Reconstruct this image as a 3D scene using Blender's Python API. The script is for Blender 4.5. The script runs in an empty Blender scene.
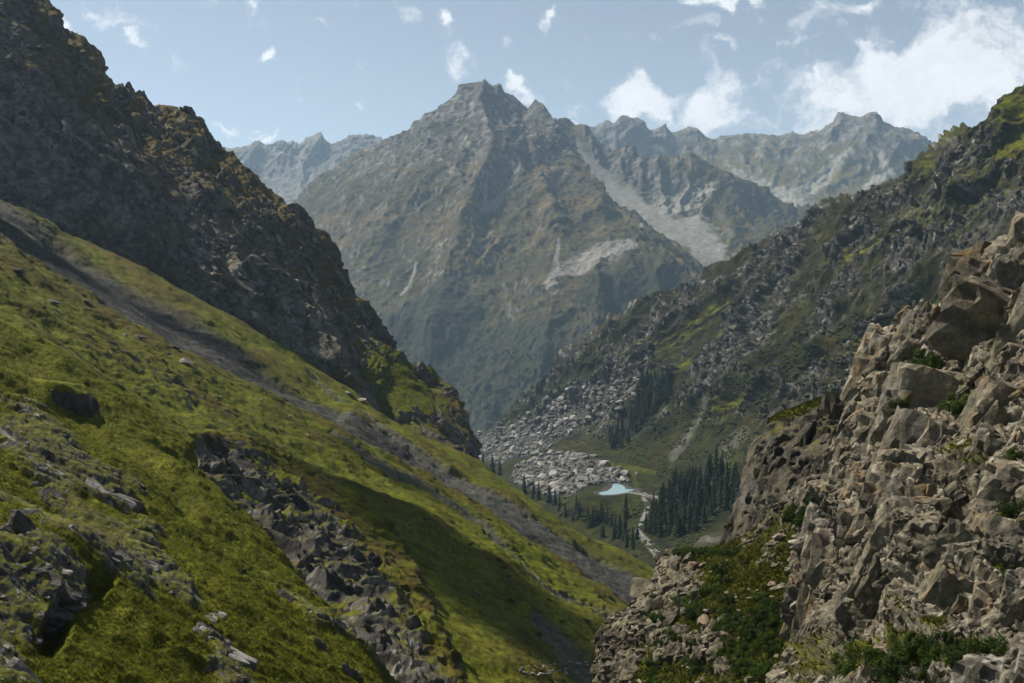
HAZE = 3.7e-5
EXPO = 0.86
ALB = 0.76
import bpy, math, random, time
import numpy as np
from mathutils import Vector, Matrix, Euler

T0 = time.time()
SC = bpy.context.scene
COL = SC.collection
W, H = 1024, 683
F = 1100.0
PITCH = math.atan((341.5 - 300.0) / F)
CP, SP = math.cos(PITCH), math.sin(PITCH)
rng = np.random.default_rng(7)
random.seed(7)
f32 = np.float32

# ---------------------------------------------------------------- camera
cam_d = bpy.data.cameras.new('camera')
cam = bpy.data.objects.new('camera', cam_d)
COL.objects.link(cam)
cam_d.sensor_width = 36.0
cam_d.lens = 36.0 * F / W
cam_d.clip_start = 0.5
cam_d.clip_end = 80000.0
cam.rotation_euler = (math.radians(90) - PITCH, 0, 0)
SC.camera = cam


def world(px, py, d):
    """a photo pixel seen at depth d (metres) as a point of the place"""
    px = np.asarray(px, dtype=float); py = np.asarray(py, dtype=float); d = np.asarray(d, dtype=float)
    cx = (px - 512.0) / F * d
    cy = -(py - 341.5) / F * d
    return np.stack([cx, d * CP + cy * SP, cy * CP - d * SP], -1)


def plane_depth(px, py, s=.57, e=-.1, z0=-45.):
    r = world(px, py, np.ones_like(np.asarray(px, float)))
    return z0 / (r[..., 2] + s * r[..., 0] - e * r[..., 1])


# ---------------------------------------------------------------- noise
_r = np.random.default_rng(11)
PERM = np.tile(_r.permutation(256), 2).astype(np.int32)
_g = _r.normal(size=(256, 3)); _g /= np.linalg.norm(_g, axis=1)[:, None]
GX, GY, GZ = [np.ascontiguousarray(_g[:, i]).astype(f32) for i in range(3)]
JIT = (_r.random((256, 3)) * .7 + .15).astype(f32)
VAL = _r.random(256).astype(f32)
_t = _r.normal(size=(256, 3)); _t /= np.linalg.norm(_t, axis=1)[:, None]
TILT = _t.astype(f32)


def perlin(P, seed=0):
    x = P[:, 0] + seed * 17.13; y = P[:, 1] + seed * 5.71; z = P[:, 2] + seed * 9.37
    xi = np.floor(x); yi = np.floor(y); zi = np.floor(z)
    fx = (x - xi).astype(f32); fy = (y - yi).astype(f32); fz = (z - zi).astype(f32)
    xi = xi.astype(np.int32) & 255; yi = yi.astype(np.int32) & 255; zi = zi.astype(np.int32) & 255
    u = fx * fx * fx * (fx * (fx * 6 - 15) + 10)
    v = fy * fy * fy * (fy * (fy * 6 - 15) + 10)
    w = fz * fz * fz * (fz * (fz * 6 - 15) + 10)
    x1 = (xi + 1) & 255; y1 = (yi + 1) & 255; z1 = (zi + 1) & 255
    out = 0
    for a, X in ((0, xi), (1, x1)):
        px_ = PERM[X]; wu = u if a else 1 - u
        for b, Y in ((0, yi), (1, y1)):
            pxy = PERM[px_ + Y]; wv = wu * (v if b else 1 - v)
            for c, Z in ((0, zi), (1, z1)):
                h = PERM[pxy + Z]
                out = out + wv * (w if c else 1 - w) * (GX[h] * (fx - a) + GY[h] * (fy - b) + GZ[h] * (fz - c))
    return out * 1.5


def fbm(P, n=4, seed=0, gain=.5):
    a, s, out = 1.0, 0.0, 0
    for k in range(n):
        out = out + a * perlin(P, seed + k * 3); s += a
        P = P * 2.03; a *= gain
    return out / s * 1.3


def ridged(P, n=5, seed=0, gain=.5):
    a, s, out, w = 1.0, 0.0, 0, 1.0
    for k in range(n):
        r = 1 - np.abs(perlin(P, seed + k * 3)) * 1.6
        r = np.clip(r, 0, 1) ** 2 * w
        out = out + a * r; s += a
        w = np.clip(r * 1.6, 0, 1)
        P = P * 2.07; a *= gain
    return out / s


def facets(P, size, seed=0, tilt=.7, step=.4, edge=.2):
    """broken rock: voronoi blocks, each a tilted plane of its own (metres out)"""
    p = P / size
    p = p + np.array([seed * 3.3, seed * 7.7, seed * 1.9])
    b = np.floor(p - .5)
    best = np.full(len(p), 9., f32); second = best.copy()
    val = np.zeros(len(p), f32); fac = np.zeros(len(p), f32)
    for i in (0, 1):
        for j in (0, 1):
            for k in (0, 1):
                c = b + np.array([i, j, k])
                ci = c.astype(np.int32) & 255
                h = PERM[PERM[PERM[ci[:, 0]] + ci[:, 1]] + ci[:, 2]]
                d = (p - c - JIT[h]).astype(f32)
                q = np.einsum('ij,ij->i', d, d)
                near = q < best
                second = np.where(near, best, np.minimum(second, q))
                best = np.where(near, q, best)
                val = np.where(near, VAL[h], val)
                fac = np.where(near, np.einsum('ij,ij->i', d, TILT[h]), fac)
    crack = np.sqrt(second) - np.sqrt(best)
    w = sstep(0, edge, crack)
    return size * (step * (val - .5) + tilt * fac) * w * .8, val, crack


def sstep(a, b, x):
    t = np.clip((x - a) / (b - a), 0, 1)
    return t * t * (3 - 2 * t)


def mix(a, b, t):
    a = np.asarray(a, f32); b = np.asarray(b, f32)
    return a * (1 - t[:, None]) + b * t[:, None]


def blob(px, py, cx, cy, rx, ry, ang=0.0):
    c, s = math.cos(math.radians(ang)), math.sin(math.radians(ang))
    dx, dy = px - cx, py - cy
    u = (dx * c + dy * s) / rx; v = (-dx * s + dy * c) / ry
    return np.exp(-(u * u + v * v))


def pline(px, py, pts):
    """distance to a polyline over its own width: pts (x, y, halfwidth); < 1 inside"""
    best = np.full(px.shape, 1e9)
    for (x0, y0, w0), (x1, y1, w1) in zip(pts[:-1], pts[1:]):
        dx, dy = x1 - x0, y1 - y0
        t = np.clip(((px - x0) * dx + (py - y0) * dy) / (dx * dx + dy * dy), 0, 1)
        d = np.hypot(px - x0 - t * dx, py - y0 - t * dy) / (w0 + (w1 - w0) * t)
        best = np.minimum(best, d)
    return best


# ---------------------------------------------------------------- lofted land forms
def pchip(t, Y, q):
    """monotone cubic through Y (K, ...) at t (K,), read at q"""
    t = np.asarray(t, float); h = np.diff(t)
    sh = (-1,) + (1,) * (Y.ndim - 1)
    hh = h.reshape(sh)
    dl = np.diff(Y, axis=0) / hh
    m = np.zeros_like(Y)
    if len(t) > 2:
        w1 = 2 * hh[1:] + hh[:-1]; w2 = hh[1:] + 2 * hh[:-1]
        same = dl[1:] * dl[:-1] > 0
        with np.errstate(divide='ignore', invalid='ignore'):
            hm = (w1 + w2) / (w1 / dl[:-1] + w2 / dl[1:])
        m[1:-1] = np.where(same, hm, 0)
    m[0] = dl[0]; m[-1] = dl[-1]
    k = np.clip(np.searchsorted(t, q) - 1, 0, len(h) - 1)
    s = ((q - t[k]) / h[k]).reshape(sh); hk = h[k].reshape(sh)
    return ((1 + 2 * s) * (1 - s) ** 2 * Y[k] + s * (1 - s) ** 2 * hk * m[k]
            + s * s * (3 - 2 * s) * Y[k + 1] + s * s * (s - 1) * hk * m[k + 1])


class Land:
    """a land form lofted through rows of (px, py, depth), held as flat arrays"""
    def __init__(self, rows, nu, segs, u0=None):
        R = []
        for row in rows:
            a = np.array(row, float)
            L = np.concatenate([[0], np.cumsum(np.hypot(np.diff(a[:, 0]), np.diff(a[:, 1])))])
            L /= L[-1]
            a[:, 2] = np.log(a[:, 2])
            if u0 is not None:      # the first stretch of every row is the hidden flank: same share of columns
                L = np.concatenate([[0], u0 + (1 - u0) * (L[1:] - L[1]) / (1 - L[1])])
            R.append(pchip(L, a, np.linspace(0, 1, nu)))
        R = np.array(R)
        tv = np.concatenate([np.linspace(i, i + 1, n, endpoint=False) for i, n in enumerate(segs)] + [[len(segs)]])
        G = pchip(np.arange(len(rows)), R, tv)
        self.shape = G.shape[:2]
        self.px = G[..., 0].ravel(); self.py = G[..., 1].ravel(); self.d = np.exp(G[..., 2]).ravel()
        self.v = np.repeat(tv, nu)
        self.u = np.tile(np.linspace(0, 1, nu), len(tv))
        self.P = world(self.px, self.py, self.d)
        n = self.normals()
        if np.einsum('ij,ij->i', n, -self.P).mean() < 0:
            self.flip = -1.0
        else:
            self.flip = 1.0
        self.N = self.normals()

    flip = 1.0

    def normals(self):
        G = self.P.reshape(*self.shape, 3)
        a = np.gradient(G, axis=0); b = np.gradient(G, axis=1)
        n = np.cross(b, a).reshape(-1, 3) * self.flip
        return n / (np.linalg.norm(n, axis=1)[:, None] + 1e-12)

    def smooth_normals(self, k):
        G = self.N.reshape(*self.shape, 3)
        for ax in (0, 1):
            c = np.cumsum(np.concatenate([np.repeat(np.take(G, [0], ax), k + 1, ax), G, np.repeat(np.take(G, [-1], ax), k, ax)], ax), ax)
            n = G.shape[ax]
            G = np.take(c, range(2 * k + 1, 2 * k + 1 + n), ax) - np.take(c, range(0, n), ax)
        n = G.reshape(-1, 3)
        return n / (np.linalg.norm(n, axis=1)[:, None] + 1e-12)

    def push(self, h, N=None):
        self.P = self.P + (self.N if N is None else N) * np.asarray(h)[:, None]

    def done(self):
        self.N = self.normals()
        d = self.P[:, 1] * CP - self.P[:, 2] * SP
        c = self.P[:, 1] * SP + self.P[:, 2] * CP
        self.qx = 512 + F * self.P[:, 0] / d; self.qy = 341.5 - F * c / d

    def at(self, px, py, pad=0):
        """index of the point that shows nearest to a pixel"""
        return int(np.argmin((self.qx - px) ** 2 + (self.qy - py) ** 2 + 1e-4 * self.d))

    def build(self, name, mat, color, kind='structure'):
        nv, nu = self.shape
        i = (np.arange(nv - 1)[:, None] * nu + np.arange(nu - 1)[None, :]).ravel()
        q = np.stack([i, i + 1, i + 1 + nu, i + nu], 1)
        if self.flip < 0:
            q = q[:, ::-1]
        o = mesh_object(name, self.P, q, mat, color=np.asarray(color) * ALB)
        o['kind'] = kind
        return o


def mesh_object(name, V, Fq, mat, color=None, parent=None, smooth=True, mi=None):
    me = bpy.data.meshes.new(name)
    V = np.ascontiguousarray(V, dtype=f32); Fq = np.ascontiguousarray(Fq, dtype=np.int32)
    nf, k = Fq.shape
    me.vertices.add(len(V)); me.vertices.foreach_set('co', V.ravel())
    me.loops.add(nf * k); me.loops.foreach_set('vertex_index', Fq.ravel())
    me.polygons.add(nf)
    me.polygons.foreach_set('loop_start', np.arange(nf, dtype=np.int32) * k)
    me.polygons.foreach_set('loop_total', np.full(nf, k, np.int32))
    me.polygons.foreach_set('use_smooth', np.full(nf, smooth, bool))
    if color is not None:
        ca = me.color_attributes.new('Col', 'FLOAT_COLOR', 'POINT')
        c4 = np.ones((len(V), 4), f32); c4[:, :3] = color
        ca.data.foreach_set('color', c4.ravel())
    me.update(); me.validate()
    for m in (mat if isinstance(mat, (list, tuple)) else [mat]):
        me.materials.append(m)
    o = bpy.data.objects.new(name, me)
    COL.objects.link(o)
    if parent is not None:
        o.parent = parent
    return o


# ---------------------------------------------------------------- materials
def new_mat(name):
    m = bpy.data.materials.new(name); m.use_nodes = True
    nt = m.node_tree; b = nt.nodes['Principled BSDF']
    b.inputs['Roughness'].default_value = .9
    b.inputs['Specular IOR Level'].default_value = .06
    return m, nt, b


def terrain_mat(name, scale, bump=.4, vary=.45, rough=.92, dist=None):
    """ground colour by its own cover (Col), broken up by two noises, with a fine bump; scale in metres"""
    m, nt, b = new_mat(name)
    N, L = nt.nodes.new, nt.links.new
    at = N('ShaderNodeAttribute'); at.attribute_name = 'Col'
    tc = N('ShaderNodeTexCoord')
    n1 = N('ShaderNodeTexNoise'); n1.inputs['Scale'].default_value = 1.0 / scale; n1.inputs['Detail'].default_value = 6; n1.inputs['Roughness'].default_value = .65
    n2 = N('ShaderNodeTexNoise'); n2.inputs['Scale'].default_value = .13 / scale; n2.inputs['Detail'].default_value = 5
    L(tc.outputs['Object'], n1.inputs['Vector']); L(tc.outputs['Object'], n2.inputs['Vector'])
    r1 = N('ShaderNodeMapRange'); r1.inputs['From Min'].default_value = .3; r1.inputs['From Max'].default_value = .7
    r1.inputs['To Min'].default_value = 1 - vary; r1.inputs['To Max'].default_value = 1 + vary
    L(n1.outputs['Fac'], r1.inputs['Value'])
    r2 = N('ShaderNodeMapRange'); r2.inputs['From Min'].default_value = .3; r2.inputs['From Max'].default_value = .7
    r2.inputs['To Min'].default_value = 1 - vary * .5; r2.inputs['To Max'].default_value = 1 + vary * .5
    L(n2.outputs['Fac'], r2.inputs['Value'])
    mu = N('ShaderNodeMath'); mu.operation = 'MULTIPLY'
    L(r1.outputs[0], mu.inputs[0]); L(r2.outputs[0], mu.inputs[1])
    sc = N('ShaderNodeVectorMath'); sc.operation = 'SCALE'
    L(at.outputs['Color'], sc.inputs[0]); L(mu.outputs[0], sc.inputs['Scale'])
    L(sc.outputs[0], b.inputs['Base Color'])
    bp = N('ShaderNodeBump'); bp.inputs['Strength'].default_value = bump; bp.inputs['Distance'].default_value = scale * .5
    L(n1.outputs['Fac'], bp.inputs['Height']); L(bp.outputs[0], b.inputs['Normal'])
    b.inputs['Roughness'].default_value = rough
    return m


def simple_mat(name, c1, c2, scale, bump=.5, rough=.9):
    m, nt, b = new_mat(name)
    N, L = nt.nodes.new, nt.links.new
    tc = N('ShaderNodeTexCoord')
    oi = N('ShaderNodeObjectInfo')
    n1 = N('ShaderNodeTexNoise'); n1.inputs['Scale'].default_value = scale; n1.inputs['Detail'].default_value = 6
    ad = N('ShaderNodeVectorMath'); ad.operation = 'ADD'
    L(tc.outputs['Object'], ad.inputs[0]); L(oi.outputs['Location'], ad.inputs[1])
    L(ad.outputs[0], n1.inputs['Vector'])
    cr = N('ShaderNodeValToRGB')
    cr.color_ramp.elements[0].position = .35; cr.color_ramp.elements[0].color = (*c1, 1)
    cr.color_ramp.elements[1].position = .65; cr.color_ramp.elements[1].color = (*c2, 1)
    L(n1.outputs['Fac'], cr.inputs['Fac'])
    r = N('ShaderNodeMapRange'); r.inputs['To Min'].default_value = .75; r.inputs['To Max'].default_value = 1.25
    L(oi.outputs['Random'], r.inputs['Value'])
    sc = N('ShaderNodeVectorMath'); sc.operation = 'SCALE'
    L(cr.outputs['Color'], sc.inputs[0]); L(r.outputs[0], sc.inputs['Scale'])
    L(sc.outputs[0], b.inputs['Base Color'])
    bp = N('ShaderNodeBump'); bp.inputs['Strength'].default_value = bump; bp.inputs['Distance'].default_value = .5 / scale
    L(n1.outputs['Fac'], bp.inputs['Height']); L(bp.outputs[0], b.inputs['Normal'])
    b.inputs['Roughness'].default_value = rough
    return m


def leaf_mat(name, c1, c2, scale=.4, trans=.3):
    m = simple_mat(name, c1, c2, scale, 0, .75)
    nt = m.node_tree; b = nt.nodes['Principled BSDF']; out = nt.nodes['Material Output']
    tr = nt.nodes.new('ShaderNodeBsdfTranslucent')
    mx = nt.nodes.new('ShaderNodeMixShader'); mx.inputs['Fac'].default_value = trans
    src = b.inputs['Base Color'].links[0].from_socket
    nt.links.new(src, tr.inputs['Color'])
    nt.links.new(b.outputs[0], mx.inputs[1]); nt.links.new(tr.outputs[0], mx.inputs[2])
    nt.links.new(mx.outputs[0], out.inputs['Surface'])
    return m


# cover colours (albedo)
GRASS = (.096, .103, .0080); GRASS_D = (.040, .046, .006); GRASS_B = (.090, .066, .014)
ALPINE = (.052, .046, .019)
ROCK = (.145, .134, .118); ROCK_D = (.060, .056, .049); ROCK_W = (.31, .295, .27)
WARM = (.190, .167, .119); WARM_L = (.29, .262, .205); OCHRE = (0.1632, 0.0986, 0.0374)
SCREE = (.104, .100, .086); FOREST = (0.01496, 0.0204, 0.01088); HEATH = (0.0306, 0.0306, 0.0136)

M_far = terrain_mat('mountain_cover', 22, .5, .35)
M_mid = terrain_mat('ridge_cover', 5, .6, .4)
M_cliff = terrain_mat('cliff_rock', 2.2, .7, .4)
M_slope = terrain_mat('slope_turf', .9, .7, .45)
M_near = terrain_mat('crag_rock', .35, .7, .4)

exec_later = []


# ================================================================ far mountains
def mountain(rows, nu, segs, rib, amp, seed, u0=None, fine=1.0, warp=60., ridges=None, gul=14., damp=()):
    """loft + gullies and ribs that run down the fall line; rib = spacing in metres"""
    L = Land(rows, nu, segs, u0)
    Ns = L.smooth_normals(14)
    P = L.P
    w = np.stack([fbm(P / (rib * 3), 3, seed + 40), fbm(P / (rib * 3), 3, seed + 50), fbm(P / (rib * 3), 3, seed + 60)], 1) * warp * 2
    Q = P + w
    A = Q * np.array([1, .55, .36])              # stretched down the slope
    G_ = np.stack([L.u * gul + .9 * fbm(P / (rib * 2), 4, seed + 70), L.v * .75 + .3 * fbm(P / rib, 3, seed + 80), 0 * L.u + seed], 1)
    r1 = .6 * ridged(G_, 6, seed, .55) + .4 * ridged(A / rib, 5, seed, .55)
    r2 = ridged(Q * np.array([1, .75, .55]) / (rib * .28), 5, seed + 7, .55)
    h = amp * (r1 - .45) * 1.3 + amp * .26 * (r2 - .4) * fine
    if ridges is not None:
        for pts, up in ridges:
            h = h + up * np.exp(-pline(L.px, L.py, pts) ** 1.5) * sstep(4.95, 4.3, L.v)
    h = h + amp * .12 * fbm(P / (rib * .06), 4, seed + 9) * fine
    for pts in damp:
        h = h * (1 - .9 * sstep(1.25, .7, pline(L.px, L.py, pts)))
    L.push(h, Ns)
    L.r1, L.r2 = r1, r2
    L.done()
    return L


# --- the central peak
rows = [
    [(120, 560, 3900), (300, 560, 3500), (420, 540, 3100), (500, 500, 2950), (600, 460, 2950), (760, 430, 3300)],
    [(120, 430, 4000), (300, 420, 3700), (420, 410, 3400), (500, 400, 3250), (600, 370, 3200), (755, 370, 3450)],
    [(140, 340, 4300), (290, 320, 4000), (400, 310, 3800), (500, 300, 3650), (620, 270, 3550), (690, 275, 3600), (740, 345, 3650)],
    [(180, 290, 4700), (280, 250, 4500), (380, 215, 4350), (450, 190, 4300), (530, 200, 4250), (590, 215, 4150), (655, 236, 4000), (690, 262, 3900), (728, 325, 3850)],
    [(200, 270, 5000), (270, 220, 4950), (350, 175, 4900), (420, 140, 4850), (470, 115, 4800), (530, 130, 4800), (570, 168, 4700), (605, 204, 4500), (640, 222, 4300), (670, 242, 4150), (715, 310, 4000)],
    [(200, 262, 5200), (260, 226, 5200), (300, 197, 5200), (332, 168, 5200), (358, 150, 5200), (380, 137, 5200), (400, 130, 5200), (425, 115, 5200),
     (443, 102, 5200), (455, 96, 5200), (463, 85, 5200), (476, 82, 5200), (486, 79, 5200), (493, 85, 5200), (499, 83, 5200), (506, 92, 5200), (516, 96, 5200),
     (528, 107, 5200), (536, 99, 5200), (546, 106, 5180), (556, 124, 5100), (566, 144, 5000), (577, 165, 4900), (592, 187, 4800), (614, 206, 4650), (640, 218, 4450), (662, 232, 4300), (688, 252, 4150), (710, 300, 4050)],
    [(200, 420, 6000), (300, 340, 6000), (400, 260, 6000), (490, 240, 6000), (550, 260, 5700), (620, 300, 5300), (700, 380, 4800)],
]
PEAK = mountain(rows, 640, [90, 110, 130, 110, 70, 20], 300, 52, 3, warp=90, gul=10, ridges=[([(486, 82, 8), (480, 112, 10), (492, 150, 12), (474, 200, 15), (455, 260, 18), (440, 330, 24)], 70), ([(538, 100, 7), (548, 130, 9), (575, 170, 10), (600, 205, 12)], 50), ([(450, 100, 6), (425, 150, 10), (400, 200, 14), (370, 250, 18)], 40), ([(540, 180, 10), (560, 230, 14), (545, 290, 18)], 45)])
L = PEAK; px, py = L.px, L.py
n1 = fbm(L.P / 260, 5, 31); n2 = fbm(L.P / 90, 6, 33, .65); n3 = fbm(L.P / 22, 4, 35)
nz = L.N[:, 2]
c = mix((.052, .045, .021), (.092, .068, .030), sstep(-.3, .5, n1 + .4 * n2))
rock = sstep(.02, .26, (.53 - nz) * 1.5 + .2 * (PEAK.r2 - .4) + .75 * n2 + .3 * n3 + .25 * n1 + sstep(230, 90, py) * .75 - .25 * blob(px, py, 600, 235, 70, 30, 10) - .35 * blob(px, py, 560, 300, 60, 25, -25))
rc = mix(np.array(ROCK_D) * .6, np.array(ROCK) * 1.1, sstep(-.4, .6, .5 * n2 + n3 * .8)); c = mix(c, rc * 1.0, rock)
fo = sstep(-.08, .2, sstep(255, 370, py + 60 * n1 - .15 * np.abs(px - 470)) * 1.2 + .4 * n2 - .35)
fo = np.maximum(fo, sstep(.35, .6, blob(px, py, 640, 300, 75, 45, 15) + .25 * n2))  # wooded patch on the right flank, its dark tone also standing in for shadow
n5 = fbm(L.P / 45, 4, 39)
c = c * np.clip(1 + .5 * n3 + .45 * n5, .4, 1.7)[:, None]
c = mix(c, np.array((.024, .027, .017)), fo * .85)
for pts in ([(520, 167, 2), (505, 190, 3), (492, 205, 4), (482, 214, 2)], [(487, 180, 1.3), (485, 205, 1.6)], [(416, 262, 1.5), (408, 280, 2), (400, 292, 2)],
            [(648, 214, 1.4), (641, 226, 2)], [(556, 275, 3), (575, 262, 9), (605, 250, 9), (635, 247, 4)], [(560, 245, 1.5), (556, 275, 3), (552, 290, 6)],
            [(430, 320, 2), (455, 355, 4), (470, 380, 3)], [(500, 330, 2), (520, 370, 4), (533, 398, 2)], [(506, 378, 1.5), (520, 400, 2)]):
    g = sstep(1.25, .55, pline(px, py, pts) + .35 * n3 + .25 * n2)
    light = ROCK_W if pts[0][0] in (520, 487, 416, 648, 556, 560) else ALPINE
    c = mix(c, np.array(light) * .8, g * .7)
c = mix(c, (.8, .8, .8), sstep(.4, .6, blob(px, py, 487.5, 85, 3.4, 2.2)))
L.build('central_peak', M_far, c)

# --- rocky spur with the scree bowl, right of the peak
rows = [
    [(470, 420, 4500), (600, 400, 4300), (720, 380, 4200), (900, 370, 4300)],
    [(480, 300, 4900), (600, 270, 4700), (700, 285, 4550), (780, 300, 4500), (900, 300, 4700)],
    [(490, 240, 5300), (590, 205, 5200), (640, 225, 5000), (690, 240, 4850), (760, 240, 4800), (900, 260, 5000)],
    [(500, 190, 5600), (570, 160, 5500), (610, 185, 5350), (660, 195, 5250), (720, 195, 5200), (790, 222, 5150), (900, 245, 5300)],
    [(490, 150, 5750), (535, 112, 5750), (556, 116, 5750), (571, 121, 5750), (586, 128, 5700), (604, 138, 5650), (620, 147, 5600), (630, 146, 5600), (646, 156, 5550), (662, 158, 5500), (676, 154, 5500),
     (690, 154, 5500), (705, 159, 5500), (730, 170, 5450), (760, 182, 5400), (778, 194, 5400), (795, 203, 5400), (826, 211, 5400), (860, 232, 5500), (910, 250, 5600)],
    [(480, 260, 6500), (600, 250, 6500), (700, 270, 6300), (900, 330, 6200)],
]
L = mountain(rows, 420, [50, 80, 90, 70, 16], 260, 55, 13, warp=70, damp=([(578, 152, 4), (600, 178, 13), (622, 200, 18), (642, 214, 13), (668, 226, 13), (696, 236, 22), (712, 258, 22), (728, 285, 16)],))
px, py = L.px, L.py
n1 = fbm(L.P / 240, 5, 131); n2 = fbm(L.P / 70, 5, 133); n3 = fbm(L.P / 28, 3, 135)
nz = L.N[:, 2]
c = mix(ALPINE, GRASS_B, sstep(-.3, .5, n1 + .4 * n2)) * .8
rc = mix(ROCK_D, ROCK, sstep(-.5, .6, n2 + n3 * .6))
c = mix(c, rc, sstep(0, .3, (.6 - nz) * 1.7 + .4 * n2 + .9 * blob(px, py, 630, 175, 60, 40, 35) - .2 * blob(px, py, 760, 215, 60, 30, 20)))
for pts in ([(578, 152, 4), (600, 178, 13), (622, 200, 18), (642, 214, 13), (668, 226, 13), (696, 236, 22), (712, 258, 22), (728, 285, 16)],
            [(645, 218, 9), (668, 204, 13), (692, 196, 11), (714, 184, 5)]):
    g = sstep(1.2, .6, pline(px, py, pts) + .5 * n3 + .75 * n2)
    c = mix(c, np.array(SCREE) * (1.9 + .5 * n3[:, None]), g)
L.build('scree_spur', M_far, c)

# --- far ranges
rows = [
    [(120, 330, 6500), (250, 320, 6500), (420, 300, 6500)],
    [(130, 240, 7200), (250, 235, 7200), (330, 215, 7200), (440, 210, 7200)],
    [(140, 185, 8000), (250, 180, 8000), (330, 170, 8000), (440, 170, 8000)],
    [(150, 170, 8400), (200, 150, 8400), (236, 143, 8400), (255, 141, 8400), (275, 141, 8400), (292, 143, 8400), (305, 140, 8400), (321, 134, 8400), (332, 139, 8400), (345, 137, 8400), (365, 134, 8400), (378, 138, 8400), (400, 146, 8400), (450, 160, 8400)],
    [(120, 300, 9400), (250, 260, 9400), (330, 250, 9400), (450, 280, 9400)],
]
L = mountain(rows, 300, [30, 70, 60, 12], 420, 80, 23, warp=110)
n1 = fbm(L.P / 300, 5, 231); n2 = fbm(L.P / 90, 5, 233)
c = mix(np.array(ROCK_D) * 1.6, np.array(ROCK) * 1.25, sstep(-.4, .5, n2 + .4 * n1))
c = mix(c, np.array(SCREE) * 1.5, sstep(.1, .4, n1 + (L.N[:, 2] - .6) + .5 * blob(L.px, L.py, 300, 195, 60, 14, -15)))
L.build('far_range', M_far, c)

rows = [
    [(520, 330, 6300), (700, 320, 6300), (850, 300, 6000), (1060, 310, 6000)],
    [(530, 235, 6900), (660, 225, 6900), (760, 215, 6700), (830, 213, 6500), (920, 225, 6300), (1060, 260, 6300)],
    [(540, 180, 7600), (650, 172, 7600), (740, 170, 7400), (820, 165, 7200), (900, 170, 7000), (1060, 220, 7000)],
    [(545, 150, 8000), (565, 130, 8000), (585, 122, 8000), (602, 121, 8000), (612, 122, 8000), (619, 118, 8000), (632, 118, 8000), (642, 121, 8000), (650, 128, 8000), (660, 127, 8000), (675, 131, 8000), (688, 129, 8000), (696, 130, 8000),
     (706, 137, 8000), (716, 140, 8000), (730, 137, 8000), (745, 133, 8000), (757, 135, 8000), (770, 132, 7900), (785, 135, 7900), (800, 132, 7800), (815, 128, 7700), (830, 119, 7700), (842, 114, 7700), (860, 113, 7700), (876, 111, 7700),
     (886, 118, 7700), (905, 127, 7700), (930, 141, 7700), (960, 172, 7700), (1060, 230, 7700)],
    [(520, 260, 9300), (700, 250, 9300), (850, 240, 9300), (1060, 330, 9000)],
]
L = mountain(rows, 440, [30, 70, 70, 12], 380, 75, 29, warp=110)
px, py = L.px, L.py
n1 = fbm(L.P / 300, 5, 331); n2 = fbm(L.P / 90, 5, 333); n3 = fbm(L.P / 30, 3, 335)
c = mix(np.array(ALPINE) * .9, np.array(GRASS_B) * .9, sstep(-.4, .5, n1))
c = mix(c, mix(ROCK_D, ROCK, sstep(-.4, .5, n2)), sstep(0, .3, (.68 - L.N[:, 2]) * 1.6 + .35 * n2 + .6 * sstep(165, 125, py)))
for pts in ([(735, 170, 5), (770, 190, 10), (800, 205, 10), (830, 208, 5)], [(850, 150, 4), (820, 180, 6), (790, 196, 6)], [(880, 150, 3), (890, 170, 8), (860, 195, 6)]):
    c = mix(c, np.array(SCREE) * 1.8, sstep(1.3, .5, pline(px, py, pts) + .4 * n3 + .3 * n2) * .85)
c = c * 1.25
L.build('far_range', M_far, c)

# ================================================================ right-hand ridge and the valley floor
rows = [
    [(420, 560, 1500), (470, 540, 1200), (560, 560, 950), (640, 575, 800), (720, 600, 680), (800, 630, 580), (1180, 690, 480)],
    [(420, 505, 1750), (480, 492, 1400), (560, 502, 1170), (610, 512, 1060), (650, 530, 930), (700, 548, 820), (790, 570, 700), (1180, 600, 520)],
    [(420, 482, 1950), (490, 470, 1600), (560, 472, 1310), (616, 483, 1130), (665, 496, 1030), (720, 505, 930), (800, 515, 800), (1180, 520, 600)],
    [(420, 470, 2100), (495, 451, 1850), (570, 438, 1600), (640, 440, 1370), (700, 440, 1180), (760, 430, 1050), (850, 420, 920), (1180, 380, 700)],
    [(420, 468, 2200), (490, 440, 2030), (550, 408, 1820), (620, 385, 1600), (700, 368, 1400), (780, 340, 1230), (880, 300, 1060), (1180, 200, 790)],
    [(425, 466, 2270), (485, 434, 2130), (540, 392, 1950), (610, 345, 1720), (700, 308, 1530), (790, 265, 1370), (880, 222, 1200), (960, 160, 1060), (1180, 60, 860)],
    [(430, 465, 2330), (455, 450, 2280), (472, 440, 2230), (486, 432, 2190), (500, 420, 2150), (513, 408, 2110), (526, 397, 2070), (538, 385, 2030), (548, 375, 1990), (560, 362, 1940), (574, 350, 1890), (590, 334, 1830), (606, 322, 1780),
     (624, 314, 1720), (640, 303, 1670), (665, 297, 1620), (690, 290, 1580), (704, 280, 1550), (718, 267, 1520), (732, 258, 1480), (750, 252, 1440), (770, 246, 1400), (788, 236, 1360), (802, 226, 1330), (820, 214, 1300), (832, 206, 1270),
     (846, 197, 1250), (858, 192, 1230), (872, 188, 1200), (890, 183, 1160), (905, 174, 1130), (916, 164, 1100), (926, 158, 1080), (936, 144, 1055), (948, 130, 1035), (958, 121, 1020), (970, 118, 1005), (980, 114, 992), (992, 108, 980), (1006, 99, 965),
     (1024, 87, 950), (1060, 60, 930), (1180, -10, 900)],
    [(400, 520, 2700), (500, 490, 2600), (620, 420, 2200), (760, 360, 1900), (900, 300, 1600), (1180, 120, 1300)],
]
rows[6] = [(x, y, d * (1 + .11 * min(1, max(0, (x - 470) / 150)))) for x, y, d in rows[6]]
L = RIDGE = Land(rows, 900, [50, 90, 110, 150, 150, 110, 24])
px, py = L.px.copy(), L.py.copy()
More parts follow.
